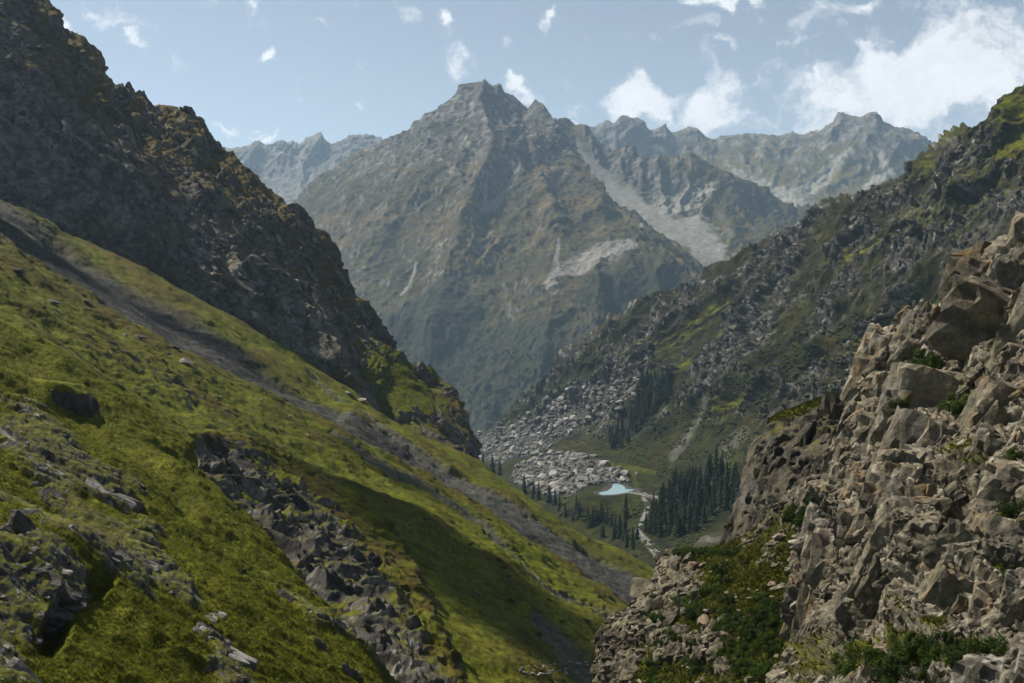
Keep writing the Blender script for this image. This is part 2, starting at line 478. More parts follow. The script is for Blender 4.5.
Ns = L.smooth_normals(16)
hill = sstep(470, 400, py + .12 * (px - 640) * (px > 640)) + 0 * px        # 1 on the mountain side, 0 on the floor
hill = np.clip(hill, 0.06, 1)
w = np.stack([fbm(L.P / 120, 3, 440), fbm(L.P / 120, 3, 450), fbm(L.P / 120, 3, 460)], 1) * 18
Q = L.P + w
# ribs lean with the slope: stretched along the fall line (down and to the left)
ax = np.array([-.66, .30, -.69]); ax /= np.linalg.norm(ax)
al = Q @ ax
A = Q - al[:, None] * ax * .45
r1 = ridged(A / 95, 6, 403, .55); r2 = ridged(A / 30, 5, 407, .55)
fa, fv, fcr = facets(A + 6 * w / 45, 11, 5, .75, .5)
fb, fv2, _ = facets(A, 4.5, 6, .75, .5); fc, fv3, _ = facets(L.P, 2.2, 8, .8, .5)
A2 = L.P + .35 * w - ((L.P + .35 * w) @ ax)[:, None] * ax * .35
n1 = fbm(A / 130, 5, 431); n2 = fbm(A2 / 30, 6, 433, .62); n3 = fbm(L.P / 9, 4, 435)
crag = sstep(-.02, .28, n1 * .6 + .6 * n2 + .5 * (r1 - .4) + .35 * blob(px, py, 960, 170, 90, 70) + .25 * blob(px, py, 800, 330, 120, 60, -35)) * hill
h = hill * (33 * (r1 - .4) + 7 * (r2 - .4)) + crag * (.6 * fa + .5 * fb + .5 * fc) + 1.2 * n3 * (.35 + .65 * hill)
h = h * np.where(L.v < 2, .5, 1)
h = h - 16 * sstep(1.6, .2, pline(px, py, [(1030, 235, 14), (920, 290, 12), (850, 330, 9), (800, 360, 6)])) * .6
L.push(h, Ns)
# the lake basin and the meadow by it lie level
LAKE_PX = [(598, 493), (606, 491), (612, 487), (613, 483.5), (619, 483.2), (625, 487), (627, 489), (634, 489.3), (630, 492), (620, 494), (610, 495), (602, 495)]
lp = world(np.array([613.]), np.array([490.]), np.array([1100.]))[0]
LAKE_Z = lp[2]
ray = world(np.array([p[0] for p in LAKE_PX]), np.array([p[1] for p in LAKE_PX]), np.ones(len(LAKE_PX)))
LAKE = ray * (LAKE_Z / ray[:, 2])[:, None]
lc = LAKE.mean(0)
dl = np.full(len(px), 1e9); ins = np.zeros(len(px), bool)
ex, ey = LAKE[:, 0], LAKE[:, 1]
for i in range(len(ex)):
    j = (i + 1) % len(ex)
    dx, dy = ex[j] - ex[i], ey[j] - ey[i]
    t = np.clip(((L.P[:, 0] - ex[i]) * dx + (L.P[:, 1] - ey[i]) * dy) / (dx * dx + dy * dy), 0, 1)
    dl = np.minimum(dl, np.hypot(L.P[:, 0] - ex[i] - t * dx, L.P[:, 1] - ey[i] - t * dy))
    cr = (ey[i] > L.P[:, 1]) != (ey[j] > L.P[:, 1])
    xx = ex[i] + (L.P[:, 1] - ey[i]) / (dy if dy else 1e-9) * dx
    ins ^= cr & (L.P[:, 0] < xx)
sd = np.where(ins, -dl, dl)
near = sstep(60, 4, sd) * (L.v < 3.5)
z = L.P[:, 2]
tgt = np.where(sd < 0, LAKE_Z - 1.2, LAKE_Z + .15 + .3 * np.clip(sd, 0, 30) ** .5 * .6 + .25 * n3)
L.P[:, 2] = z * (1 - near) + tgt * near
L.done()
nz = L.N[:, 2]
# covers
c = mix(np.array(HEATH) * (.8 + .5 * sstep(700, 950, px))[:, None], np.array(GRASS_D) * .85, sstep(-.4, .5, n2 + .5 * n3))
c = mix(c, np.array(GRASS_B) * .55, sstep(.1, .5, fbm(L.P / 60, 4, 441)) * .6)
gr = sstep(.05, .35, .8 * fbm(A / 60, 4, 443) - .30 + .3 * sstep(760, 960, px) * sstep(330, 200, py) + (nz - .55) * .8
           + .8 * np.exp(-pline(px, py, [(1000, 250, 12), (945, 290, 18), (905, 318, 14), (868, 342, 9), (830, 368, 7)]) ** 2)
           + .75 * np.exp(-pline(px, py, [(1024, 110, 22), (1000, 140, 22), (985, 170, 14), (960, 195, 13), (935, 215, 14), (890, 240, 10), (830, 262, 9)]) ** 2)
           + .6 * np.exp(-pline(px, py, [(728, 292, 5), (712, 306, 8), (690, 322, 7), (660, 340, 8), (625, 352, 6)]) ** 2)
           + .5 * np.exp(-pline(px, py, [(730, 325, 4), (700, 350, 5), (668, 372, 4)]) ** 2)
           + .45 * np.exp(-pline(px, py, [(800, 262, 6), (780, 275, 8), (760, 290, 5)]) ** 2)) * hill
c = mix(c, np.array(GRASS) * (.68 + .3 * n3[:, None]), gr * (1 - crag * .7))
rk = crag * sstep(-.25, .15, (.66 - nz) + .5 * n3 + .25 * (fv - .5)) * (1 - .75 * gr)
rc = mix(np.array(ROCK_D) * .85, np.array(ROCK_W) * .8, np.clip(sstep(.55, 1.0, fv2 * .45 + fv3 * .4 + .55 * n3 + .1) * .8, 0, 1))
c = mix(c, rc, rk)
L.rock = np.clip(rk * hill + .5 * sstep(5.4, 6, L.v) * (L.v < 6.05) * (px > 880) * (1 - gr), 0, 1)
# light rock faces and scree chutes
for pts, a in (([(765, 310, 4), (745, 345, 7), (728, 375, 8)], .3), ([(705, 395, 3), (690, 420, 5), (676, 450, 6), (672, 458, 5)], .9), ([(664, 410, 4), (655, 424, 5)], .9),
               ([(745, 430, 6), (725, 450, 9), (718, 470, 8), (712, 480, 6)], .6), ([(770, 480, 10), (735, 525, 11), (705, 545, 8), (680, 558, 5)], 1.3), ([(742, 400, 5), (760, 385, 6)], .4),
               ([(835, 355, 5), (800, 390, 7), (780, 425, 6)], .35), ([(900, 225, 8), (870, 250, 6)], .3), ([(1010, 190, 10), (960, 240, 12), (930, 275, 6)], .55)):
    a = a * .75
    g = sstep(1.2, .45, pline(px, py, pts) + .9 * n3 + .8 * n2)
    c = mix(c, np.array(SCREE) * 1.5 * (1 + .5 * n3[:, None]), g * a)
# valley floor: green meadow, grey rockslide, gravel bars
floor = sstep(455, 480, py - .1 * np.abs(px - 610))
c = mix(c, np.array(GRASS_D) * .85 * (1 + .4 * n3[:, None]), sstep(.2, .6, floor * sstep(-.5, .3, n2 + n3 * .5)) * .8)
c = c * np.clip(1 + .55 * n3 + .35 * fbm(L.P / 3.5, 3, 447), .35, 1.8)[:, None]
c = mix(c, np.array(SCREE) * (1.1 + .5 * n3[:, None]), sstep(9, 2, np.abs(sd) + 5 * n3) * .9)
slide = np.maximum(sstep(1.1, .75, pline(px, py, [(470, 449, 13), (500, 446, 17), (540, 430, 19), (575, 412, 19), (605, 399, 16), (632, 388, 9)]) + .25 * n3 + .2 * n2),
                   sstep(1.1, .75, pline(px, py, [(525, 476, 12), (555, 474, 22), (585, 475, 20), (612, 476, 8), (626, 476, 3)]) + .25 * n3 + .2 * n2))
c = mix(c, np.array(SCREE) * .8 * (1 + .5 * n3[:, None]), slide)
L.slide = slide
for pts in ([(590, 463, 3), (615, 465, 4.5), (640, 469, 3), (655, 471, 1.5)], [(632, 470, 2), (636, 480, 3)]):
    c = mix(c, np.array(GRASS) * .85, sstep(1.2, .4, pline(px, py, pts) + .6 * n3 + .5 * n2) * .8)
gravel = sstep(1.2, .5, np.minimum(pline(px, py, [(626, 490, 2), (640, 491, 2.5), (652, 496, 2.5), (664, 498, 2)]), pline(px, py, [(643, 497, 2), (648, 506, 3), (642, 520, 2), (638, 532, 3), (650, 545, 4), (664, 560, 5)])) + .4 * n3)
c = mix(c, np.array(SCREE) * 1.5, gravel)
for bl in (blob(px, py, 700, 506, 42, 26, -14), blob(px, py, 640, 418, 26, 20, -45)):
    c = mix(c, np.array(FOREST) * .8, sstep(.3, .6, bl + .2 * n3) * .85)
gk = np.maximum(np.maximum(rk, gravel), np.maximum(slide, gr))
c = c * (.62 + .38 * gk)[:, None]
L.build('valley_side', M_mid, c)

# water
def water_mat(name, col, rough, foam=0.0):
    m, nt, b = new_mat(name)
    b.inputs['Base Color'].default_value = (*col, 1); b.inputs['Roughness'].default_value = rough; b.inputs['Specular IOR Level'].default_value = .5
    N, Lk = nt.nodes.new, nt.links.new
    tc = N('ShaderNodeTexCoord'); n = N('ShaderNodeTexNoise'); n.inputs['Scale'].default_value = .8; n.inputs['Detail'].default_value = 5
    Lk(tc.outputs['Object'], n.inputs['Vector'])
    bp = N('ShaderNodeBump'); bp.inputs['Strength'].default_value = .25 if foam == 0 else .8; bp.inputs['Distance'].default_value = .2
    Lk(n.outputs['Fac'], bp.inputs['Height']); Lk(bp.outputs[0], b.inputs['Normal'])
    cr = N('ShaderNodeValToRGB'); cr.color_ramp.elements[0].position = .42; cr.color_ramp.elements[1].position = .62
    cr.color_ramp.elements[0].color = (*col, 1); cr.color_ramp.elements[1].color = (*[v * (1 - foam) + .75 * foam if foam else v * 1.15 for v in col], 1)
    Lk(n.outputs['Fac'], cr.inputs['Fac']); Lk(cr.outputs[0], b.inputs['Base Color'])
    return m


M_lake = water_mat('lake_water', (.20, .29, .32), .22)
M_stream = water_mat('stream_water', (.055, .065, .06), .4, .32)
k = len(LAKE)
fan = np.concatenate([LAKE, [lc]]); fan[:, 2] = LAKE_Z
# round the outline off
th = np.linspace(0, 1, 96, endpoint=False) * k
ring = np.stack([np.interp(th, np.arange(k + 1), np.append(LAKE[:, i], LAKE[0, i])) for i in range(3)], 1)
for _ in range(3):
    ring = (np.roll(ring, 1, 0) + ring * 2 + np.roll(ring, -1, 0)) / 4
cen = ring.mean(0); ring = cen + (ring - cen) * (1 + .22 * fbm(ring / 9, 3, 77))[:, None]
ring[:, 2] = LAKE_Z
V = np.concatenate([ring, [lc]]); V[-1, 2] = LAKE_Z
o = mesh_object('lake', V, [(i, (i + 1) % 96, 96) for i in range(96)], M_lake); o['kind'] = 'structure'


def stream(name, land, pts, seed):
    """a ribbon of white water lying on the land; pts = (px, py, half width in metres)"""
    a = np.array(pts, float)
    t = np.linspace(0, len(a) - 1, (len(a) - 1) * 14 + 1)
    px = np.interp(t, np.arange(len(a)), a[:, 0]); py = np.interp(t, np.arange(len(a)), a[:, 1]); hw = np.interp(t, np.arange(len(a)), a[:, 2])
    _j = np.array([[fbm(np.array([[i * .21, seed * 3.1, k]]), 3, 5)[0] for i in range(len(px))] for k in (.2, 7.7)])
    P = np.array([land.P[land.at(x, y)] for x, y in zip(px + 3.0 * _j[0], py + 1.2 * _j[1])])
    for _ in range(3):
        P[1:-1] = (P[:-2] + 2 * P[1:-1] + P[2:]) / 4
    T = np.gradient(P, axis=0); S = np.stack([T[:, 1], -T[:, 0], 0 * T[:, 0]], 1); S /= np.linalg.norm(S, axis=1)[:, None] + 1e-9
    wob = .30 + .50 * np.array([perlin(np.array([[i * .61, seed, .5]]))[0] for i in range(len(P))])
    up = np.array([0, 0, .6])
    rowsV = [P + S * (hw * wob * s)[:, None] + up for s in (-1, -.5, 0, .5, 1)]
    V = np.stack(rowsV, 1).reshape(-1, 3)
    q = [(i * 5 + j, i * 5 + j + 1, i * 5 + j + 6, i * 5 + j + 5) for i in range(len(P) - 1) for j in range(4)]
    o = mesh_object(name, V, q, M_stream); o['kind'] = 'structure'


stream('stream', RIDGE, [(627, 490, 1.5), (636, 491, 2), (645, 494, 3), (652, 497, 2.5), (660, 498, 2)], 1)
stream('stream', RIDGE, [(645, 499, 1.2), (648, 507, 3), (645, 513, 2), (640, 522, 1.5), (639, 530, 3), (643, 539, 2.5), (652, 547, 3.5), (660, 553, 4), (668, 562, 4), (680, 572, 3)], 2)


# ================================================================ left: dark cliff
rows = [
    [(-200, 110, 660), (-120, 148, 655), (0, 222, 650), (100, 272, 655), (200, 328, 662), (300, 385, 662), (365, 425, 660), (420, 458, 655), (482, 492, 645)],
    [(-200, 70, 690), (-120, 115, 690), (0, 178, 690), (100, 232, 695), (200, 285, 700), (300, 345, 700), (362, 388, 690), (420, 430, 670), (476, 474, 655)],
    [(-200, -40, 715), (-120, 20, 715), (0, 95, 715), (100, 158, 722), (200, 222, 730), (290, 292, 730), (352, 345, 715), (412, 397, 690), (471, 458, 665)],
    [(-200, -150, 750), (-120, -90, 750), (0, -10, 750), (60, 65, 760), (130, 130, 765), (200, 172, 760), (250, 205, 755), (300, 252, 745), (350, 312, 725), (400, 362, 705), (452, 412, 680), (470, 450, 668)],
    [(-200, -260, 800), (-120, -170, 795), (0, -45, 790), (20, -15, 790), (32, 0, 790), (45, 12, 795), (60, 29, 800), (72, 36, 800), (82, 38, 800), (92, 48, 805), (101, 56, 805), (106, 70, 808), (118, 81, 808), (132, 88, 805), (145, 94, 800), (153, 102, 800), (165, 104, 795), (177, 107, 790), (190, 116, 785), (203, 125, 780), (210, 136, 780), (218, 145, 778),
     (228, 147, 778), (234, 148, 775), (243, 157, 775), (255, 167, 772), (265, 180, 770), (274, 194, 768), (290, 206, 762), (300, 213, 758), (312, 228, 755), (326, 243, 750), (336, 260, 746), (344, 283, 742), (353, 297, 735), (366, 312, 728), (376, 327, 722), (386, 345, 715), (398, 362, 708), (418, 374, 702), (438, 385, 694), (449, 394, 688),
     (455, 407, 684), (459, 425, 678), (464, 445, 672), (469, 462, 668)],
    [(-260, -100, 1000), (-120, 20, 1000), (0, 120, 950), (100, 180, 950), (200, 250, 920), (300, 320, 900), (400, 430, 830), (470, 500, 760)],
]
rows[4] = [(x, y, d * 1.07) for x, y, d in rows[4]]; rows[3] = [(x, y, d * 1.02) for x, y, d in rows[3]]
L = CLIFF = Land(rows, 820, [30, 150, 230, 200, 22])
px, py = L.px.copy(), L.py.copy()
Ns = L.smooth_normals(14)
w = np.stack([fbm(L.P / 60, 3, 540), fbm(L.P / 60, 3, 550), fbm(L.P / 60, 3, 560)], 1) * 22
Q = L.P + w
ax = np.array([.50, .05, -.86]); ax /= np.linalg.norm(ax)     # slabs dip down to the right
A = Q - (Q @ ax)[:, None] * ax * .68
r1 = ridged(A / 60, 6, 503, .55)
fa, v1, _ = facets(A, 16, 15, .8, .55); fb, v2, _ = facets(A, 6, 16, .8, .5); fc, v3, _ = facets(L.P, 3.0, 17, .8, .5, .4)
n1 = fbm(A / 70, 5, 531); n2 = fbm(A / 18, 5, 533); n3 = fbm(L.P / 5, 4, 535)
# the near buttress stands in front of the green spur behind it
edge = np.interp(py, [150, 215, 322, 392, 440], [270, 300, 331, 363, 380])
front = sstep(6, -6, px - edge) * sstep(.3, 1.2, L.v)
upper = sstep(2.3, 3.3, L.v + .4 * n1)
h = 14 * (r1 - .4) + (.4 + .1 * upper) * fa + .5 * fb * (.5 + .7 * upper) + .5 * fc * (.5 + .6 * upper) + 1.2 * n3 * (.4 + .6 * upper) + 2.5 * n2 * upper
spur = sstep(-6, 10, px - edge) * sstep(.4, 1, L.v)
h = h * (1 - .45 * spur * sstep(3.4, 2.4, L.v)) * np.where(L.v < .5, .3, 1)
L.push(h, Ns)
ray = L.P / np.linalg.norm(L.P, axis=1)[:, None]
L.P = L.P - ray * (24 * front * sstep(4.6, 3.2, L.v))[:, None]
L.done()
nz = L.N[:, 2]
c = mix(np.array(ROCK_D) * 1.15, np.array(ROCK) * 1.4, np.clip(sstep(-.6, .7, .6 * n2 + .9 * n3 + (v2 - .5) * .5 + (v3 - .5) * .8), 0, 1))
c = mix(c, np.array(OCHRE) * .5, sstep(.0, .5, n1 + .5 * n3) * .5)
c = mix(c, np.array(ROCK_W) * .85, sstep(.55, .8, .4 * v3 + .3 * n3 + .35 * n2 + .5 * np.exp(-pline(px, py, [(185, 222, 8), (205, 240, 12), (245, 278, 8), (285, 310, 8), (330, 365, 5)]) ** 2)) * .8)
moss = sstep(.0, .3, (nz - .52) * 1.3 + .4 * n2 + .25 * n3 - .07 + .3 * upper - .25 * front * (1 - upper)
             + .4 * blob(px, py, 165, 235, 22, 26) + .2 * blob(px, py, 60, 60, 60, 60))
c = mix(c, np.array(GRASS_B) * (1.0 + .4 * n3[:, None]), moss * .9)
gs = sstep(.1, .4, (nz - .45) + .3 * n2 + .2 * n3 + 1.0 * spur * blob(px, py, 395, 385, 50, 34, 40) - .35)
c = mix(c, np.array(GRASS) * .8, gs * spur)
L.moss = np.maximum(moss, gs * spur)
L.build('dark_cliff', M_cliff, c)

# ================================================================ left: grass slope with the scree runs
EDGE = [(-200, 82), (-120, 127), (0, 196), (100, 247), (200, 301), (300, 358), (365, 400), (470, 463), (560, 518), (655, 572), (740, 622)]


def on_plane(pts, dy, z0):
    a = np.array(pts, float); a[:, 1] += dy
    d = plane_depth(a[:, 0], a[:, 1], z0=z0)
    return [(x, y, max(min(q, 900), 20)) for (x, y), q in zip(a, d)]


rows = [on_plane(EDGE, dy, -45.) for dy in (300, 215, 150, 100, 60, 25, 0)]
rows.append([(x, y + 40, 850 + 0 * x) for x, y in EDGE])
L = SLOPE = Land(rows, 900, [60, 110, 110, 110, 100, 80, 8])
px, py = L.px.copy(), L.py.copy()
front_v = L.v < 6.2
Ns = L.smooth_normals(10)
scree = np.minimum(pline(px, py, [(-200, 90, 30), (0, 222, 25), (60, 256, 21), (120, 294, 18), (200, 338, 15), (280, 386, 11), (380, 438, 8), (450, 477, 6), (520, 519, 7), (580, 553, 10), (640, 592, 15), (720, 640, 22)]), 9)
run2 = pline(px, py, [(330, 432, 2), (371, 457, 3), (410, 479, 3), (450, 505, 2.5), (480, 526, 3), (500, 543, 3), (545, 580, 3), (590, 602, 4), (625, 624, 5)])
run3 = pline(px, py, [(300, 365, 2), (382, 428, 2.5), (467, 484, 2.5), (520, 512, 2.5), (560, 535, 2)])
run4 = pline(px, py, [(535, 608, 3), (552, 622, 6), (572, 640, 7), (590, 658, 9), (610, 668, 10)])
n0 = fbm(L.P / 90, 3, 631); n1 = fbm(L.P / 30, 4, 633); n2 = fbm(L.P / 9, 4, 635); n3 = fbm(L.P / 2.6, 4, 637); n4 = fbm(L.P / 1.0, 3, 639)
sm = sstep(1.15, .7, scree + .16 * n2 + .08 * n1)
sm2 = np.maximum(np.maximum(sstep(1.3, .5, run2 + .6 * n3 + .3 * n2), sstep(1.3, .5, run3 + .6 * n3 + .4 * n2) * .8), sstep(1.3, .6, run4 + .5 * n3 + .4 * n2))
gul = np.exp(-(pline(px, py, [(60, 240, 14), (120, 280, 14), (200, 338, 9), (280, 378, 8), (340, 412, 6)])) ** 2)
h = 7 * n0 + 2.4 * n1 + 1.1 * n2 + .42 * n3 * (1 - .6 * sm) + .12 * n4
h = h - 2.2 * sm - .7 * sm2 - 4.5 * gul
# rough, rocky part nearest the near spur
ro = sstep(.25, .5, .9 * blob(px, py, 230, 420, 100, 26, 38) + .8 * blob(px, py, 120, 370, 90, 28, 30) + .5 * n1 + .5 * n2 - .42)
fa, v1, _ = facets(L.P, 6, 25, .8, .5); fb, v2, _ = facets(L.P, 2, 26, .8, .5)
h = h + ro * (.25 * fa + .2 * fb)
h = h * np.where(front_v, 1, .3)
cx = np.interp(py, [430, 445, 456, 482, 530, 600, 690, 790], [150, 225, 275, 325, 388, 424, 460, 500])
ravine = sstep(16, 44, cx - px) * sstep(440, 462, py)
h = h - 34 * ravine
L.push(h, Ns); L.done()
nz = L.N[:, 2]
c = mix(np.array(GRASS) * .9, np.array(GRASS) * 1.15, sstep(-.5, .5, n2 + .5 * n3))
c = mix(c, np.array(GRASS_B) * .85, sstep(.0, .55, n1 + .4 * n3 + .35 * np.exp(-(scree - 1.2) ** 2 / .4)) * .75)
c = mix(c, np.array(GRASS_D) * .85, sstep(.15, .5, n2 + .5 * n4) * .6)
c = mix(c, np.array(ROCK) * (1 + .5 * n4[:, None]), ro * sstep(.12, .3, (.8 - nz) + .35 * n3 + .1 * v2 - .08))
sc_c = np.array(SCREE) * (.52 + .3 * n3[:, None] + .25 * n4[:, None])
c = mix(c, sc_c, np.clip(sm * sstep(1.1, .5, n2 * .5 + .4 * n3), 0, 1))
c = mix(c, np.array(SCREE) * .9 * (1 + .3 * n4[:, None]), sm2 * .8)
ax = np.array([.8, -.1, -.55]); ax /= np.linalg.norm(ax)
ns = fbm((L.P - (L.P @ ax)[:, None] * ax * .75) / 3.5, 4, 647)
c = mix(c, np.array(GRASS_D) * .8, sstep(.2, .6, ns + .4 * n2) * .45 * (1 - sm))
c = c * np.clip(1 + .35 * n4 + .3 * n3 + .3 * ns, .35, 1.7)[:, None]
L.build('grass_slope', M_slope, np.clip(c, .004, 1))

# ================================================================ left: rock rib above the ravine
rows = [
    [(150, 470, 205), (240, 560, 182), (320, 640, 165), (400, 760, 145), (440, 830, 135)],
    [(175, 462, 222), (240, 520, 200), (310, 590, 184), (380, 680, 168), (440, 800, 150)],
    [(190, 446, 240), (225, 455, 238), (270, 478, 230), (320, 515, 222), (362, 560, 208), (400, 620, 194), (440, 690, 180), (470, 790, 165)],
    [(195, 432, 262), (240, 436, 262), (290, 455, 260), (335, 478, 252), (372, 504, 243), (398, 530, 232), (412, 560, 222), (430, 600, 208), (448, 640, 196), (466, 690, 186), (490, 780, 172)],
    [(200, 440, 300), (260, 452, 300), (330, 500, 285), (385, 545, 262), (412, 590, 245), (440, 660, 220), (490, 790, 195)],
]
rows = [[(x, y, float(plane_depth(x, y)) * k) for (x, y, d_) in row] for row, k in zip(rows, (1.10, 1.04, .96, .92, 1.04))]
L = RIB = Land(rows, 520, [50, 200, 130, 24])
px, py = L.px.copy(), L.py.copy()
Ns = L.smooth_normals(12)
w = np.stack([fbm(L.P / 14, 3, 740), fbm(L.P / 14, 3, 750), fbm(L.P / 14, 3, 760)], 1) * 4
Q = L.P + w
ax = np.array([.55, -.15, -.82]); ax /= np.linalg.norm(ax)
A = Q - (Q @ ax)[:, None] * ax * .82
r1 = ridged(A / 9, 5, 703, .55)
fa, v1, _ = facets(A, 4.2, 35, .8, .5); fb, v2, _ = facets(A, 1.5, 36, .8, .5); fc, v3, _ = facets(A, .7, 37, .8, .5, .5)
n1 = fbm(A / 16, 4, 731); n2 = fbm(A / 5, 4, 733); n3 = fbm(L.P / 1.4, 4, 735)
top = sstep(1.9, 2.7, L.v + .35 * n1)
h = (1 - .55 * top) * (4.0 * (r1 - .4) + .4 * fa + .3 * fb + .2 * fc + .6 * n2) + .3 * n3 + top * .5 * n2
L.push(h, Ns); L.done()
nz = L.N[:, 2]
c = mix(np.array(ROCK_D) * .9, np.array(ROCK) * .95, np.clip(sstep(-.4, .5, n2 + .5 * n3 + .5 * (v2 - .5)), 0, 1))
c = mix(c, np.array(ROCK_W) * 1.0, sstep(.5, .85, .25 * v3 + .35 * n3 + .9 * fbm(A / 2.2, 4, 737) + .2 * n2 + .2) * .75)
g = sstep(.0, .25, (nz - .5) * 1.2 + .45 * n2 + .2 * n3 - .3 + .6 * top)
c = mix(c, mix(np.array(GRASS_B) * .75, np.array(GRASS) * .9, sstep(-.4, .4, n2 + n3 * .5)), g)
L.build('rock_rib', M_slope, c)

# ================================================================ left: near spur, grass and outcrops
NEDGE = [(-260, 168), (-150, 232), (-60, 300), (0, 336), (40, 350), (85, 376), (120, 404), (155, 428), (188, 448), (205, 468), (230, 494), (262, 528), (300, 572), (326, 604), (350, 634), (392, 690), (440, 750), (500, 830)]


def near_row(dx, dy, z0):
    a = np.array(NEDGE, float); a[:, 0] += dx; a[:, 1] += dy
    d = plane_depth(a[:, 0], a[:, 1], z0=z0)
    return [(x, y, max(min(q, 400), 12)) for (x, y), q in zip(a, d)]


rows = [near_row(-110, 430, -36), near_row(-90, 300, -37.5), near_row(-60, 190, -38.5), near_row(-35, 110, -39.), near_row(-14, 45, -39.5), near_row(0, 0, -40.2)]
b = [(x + 6, y + 14, d + 8) for x, y, d in rows[-1]]
b2 = [(x + 4, y + 60, d + 6) for x, y, d in rows[-1]]
rows += [b, b2]
L = SPUR = Land(rows, 760, [60, 130, 130, 140, 120, 12, 8])
px, py = L.px.copy(), L.py.copy()
Ns = L.smooth_normals(12)
w = np.stack([fbm(L.P / 9, 3, 840), fbm(L.P / 9, 3, 850), fbm(L.P / 9, 3, 860)], 1) * 2.2
Q = L.P + w
ax = np.array([.80, -.1, -.55]); ax /= np.linalg.norm(ax)
A = Q - (Q @ ax)[:, None] * ax * .84
n1 = fbm(A / 14, 4, 831); n2 = fbm(A / 4, 4, 833); n3 = fbm(L.P / 1.2, 4, 835); n4 = fbm(L.P / .45, 3, 837); n0 = fbm(L.P / 40, 3, 839)
where = (.95 * blob(px, py, 20, 600, 105, 100) + .6 * blob(px, py, 130, 560, 80, 26, 40) + .75 * blob(px, py, 70, 462, 75, 20, 24) + .6 * blob(px, py, 25, 420, 45, 20, 35)
         + .62 * np.exp(-pline(px, py, [(110, 525, 10), (165, 575, 12), (215, 640, 13), (235, 690, 14)]) ** 2) + .7 * np.exp(-pline(px, py, [(262, 560, 9), (300, 610, 13), (350, 680, 16)]) ** 2)
         + .4 * np.exp(-pline(px, py, [(205, 470, 6), (240, 510, 5), (300, 572, 8), (345, 632, 9), (390, 690, 9)]) ** 2) + .35 * blob(px, py, 230, 665, 60, 30) + .5 * blob(px, py, 150, 530, 25, 16)
         - .6 * blob(px, py, 100, 640, 40, 32) - .4 * blob(px, py, 240, 550, 60, 40, 40))
rk = sstep(.30, .52, where * .85 + .5 * n1 + .5 * n2 - .12)
fa, v1, _ = facets(A, 3.0, 45, .85, .55); fb, v2, _ = facets(A, 1.2, 46, .85, .5, .35); fc, v3, _ = facets(A, .5, 47, .8, .5, .5)
h = 2.2 * n0 + 1.1 * (ridged(A / 7, 4, 843) - .4) * (1 - .5 * rk) + .8 * n1 * (1 - .3 * rk) + .5 * n2 + .26 * n3 + .1 * n4
h = h + rk * (.5 + .35 * fa + .3 * fb + .3 * fc)
# overhanging step with a dark hollow under it, bottom left
hol = blob(px, py, 62, 618, 17, 26, 15)
h = h - 3.2 * sstep(.35, .8, hol) + 1.6 * blob(px, py, 50, 560, 60, 20, 10) - 2.0 * sstep(.3, .8, blob(px, py, 96, 590, 16, 12, 0))
h = h - 1.6 * np.exp(-pline(px, py, [(60, 400, 10), (130, 450, 9), (190, 505, 8)]) ** 2)
h = h + 2.2 * np.exp(-pline(px, py, [(-40, 320, 14), (40, 352, 12), (110, 398, 9), (188, 446, 6)]) ** 2)
L.push(h, Ns); L.done()
L.rk = rk
nz = L.N[:, 2]
c = mix(np.array(GRASS) * .95, np.array(GRASS) * 1.2, sstep(-.5, .5, n2 + .5 * n3))
c = mix(c, np.array(GRASS_B) * .95, sstep(.0, .6, n1 * .7 + .5 * n3 + .25 * rk) * .45)
c = mix(c, np.array(GRASS_D) * .8, sstep(.1, .5, .7 * n3 + .6 * n4) * .6)
rc = mix(np.array(ROCK_D), np.array(ROCK) * 1.1, np.clip(sstep(-.4, .5, n2 + .5 * n3 + .6 * (v2 - .5)), 0, 1))
rc = mix(rc, ROCK_W, sstep(.5, .8, .5 * v3 + .35 * n3 + .3 * v2) * .8)
tuft = sstep(-.02, .2, (nz - .66) * 1.5 + .35 * n2 + .3 * n3)
c = mix(c, rc, rk * (1 - .85 * tuft) * sstep(-.5, -.1, n2 + .4 * n3 + .4 * rk))
ns = fbm((L.P - (L.P @ ax)[:, None] * ax * .7) / 1.6, 4, 847)
c = mix(c, np.array(GRASS_B) * .8, sstep(.15, .6, ns + .4 * fbm(L.P / 5, 3, 849)) * .35 * (1 - rk))
c = c * (.92 * np.clip(1 + .4 * n4 + .3 * n3 + .35 * ns, .35, 1.8))[:, None]
L.build('near_spur', M_slope, np.clip(c, .004, 1))
SPUR.rockw = rk

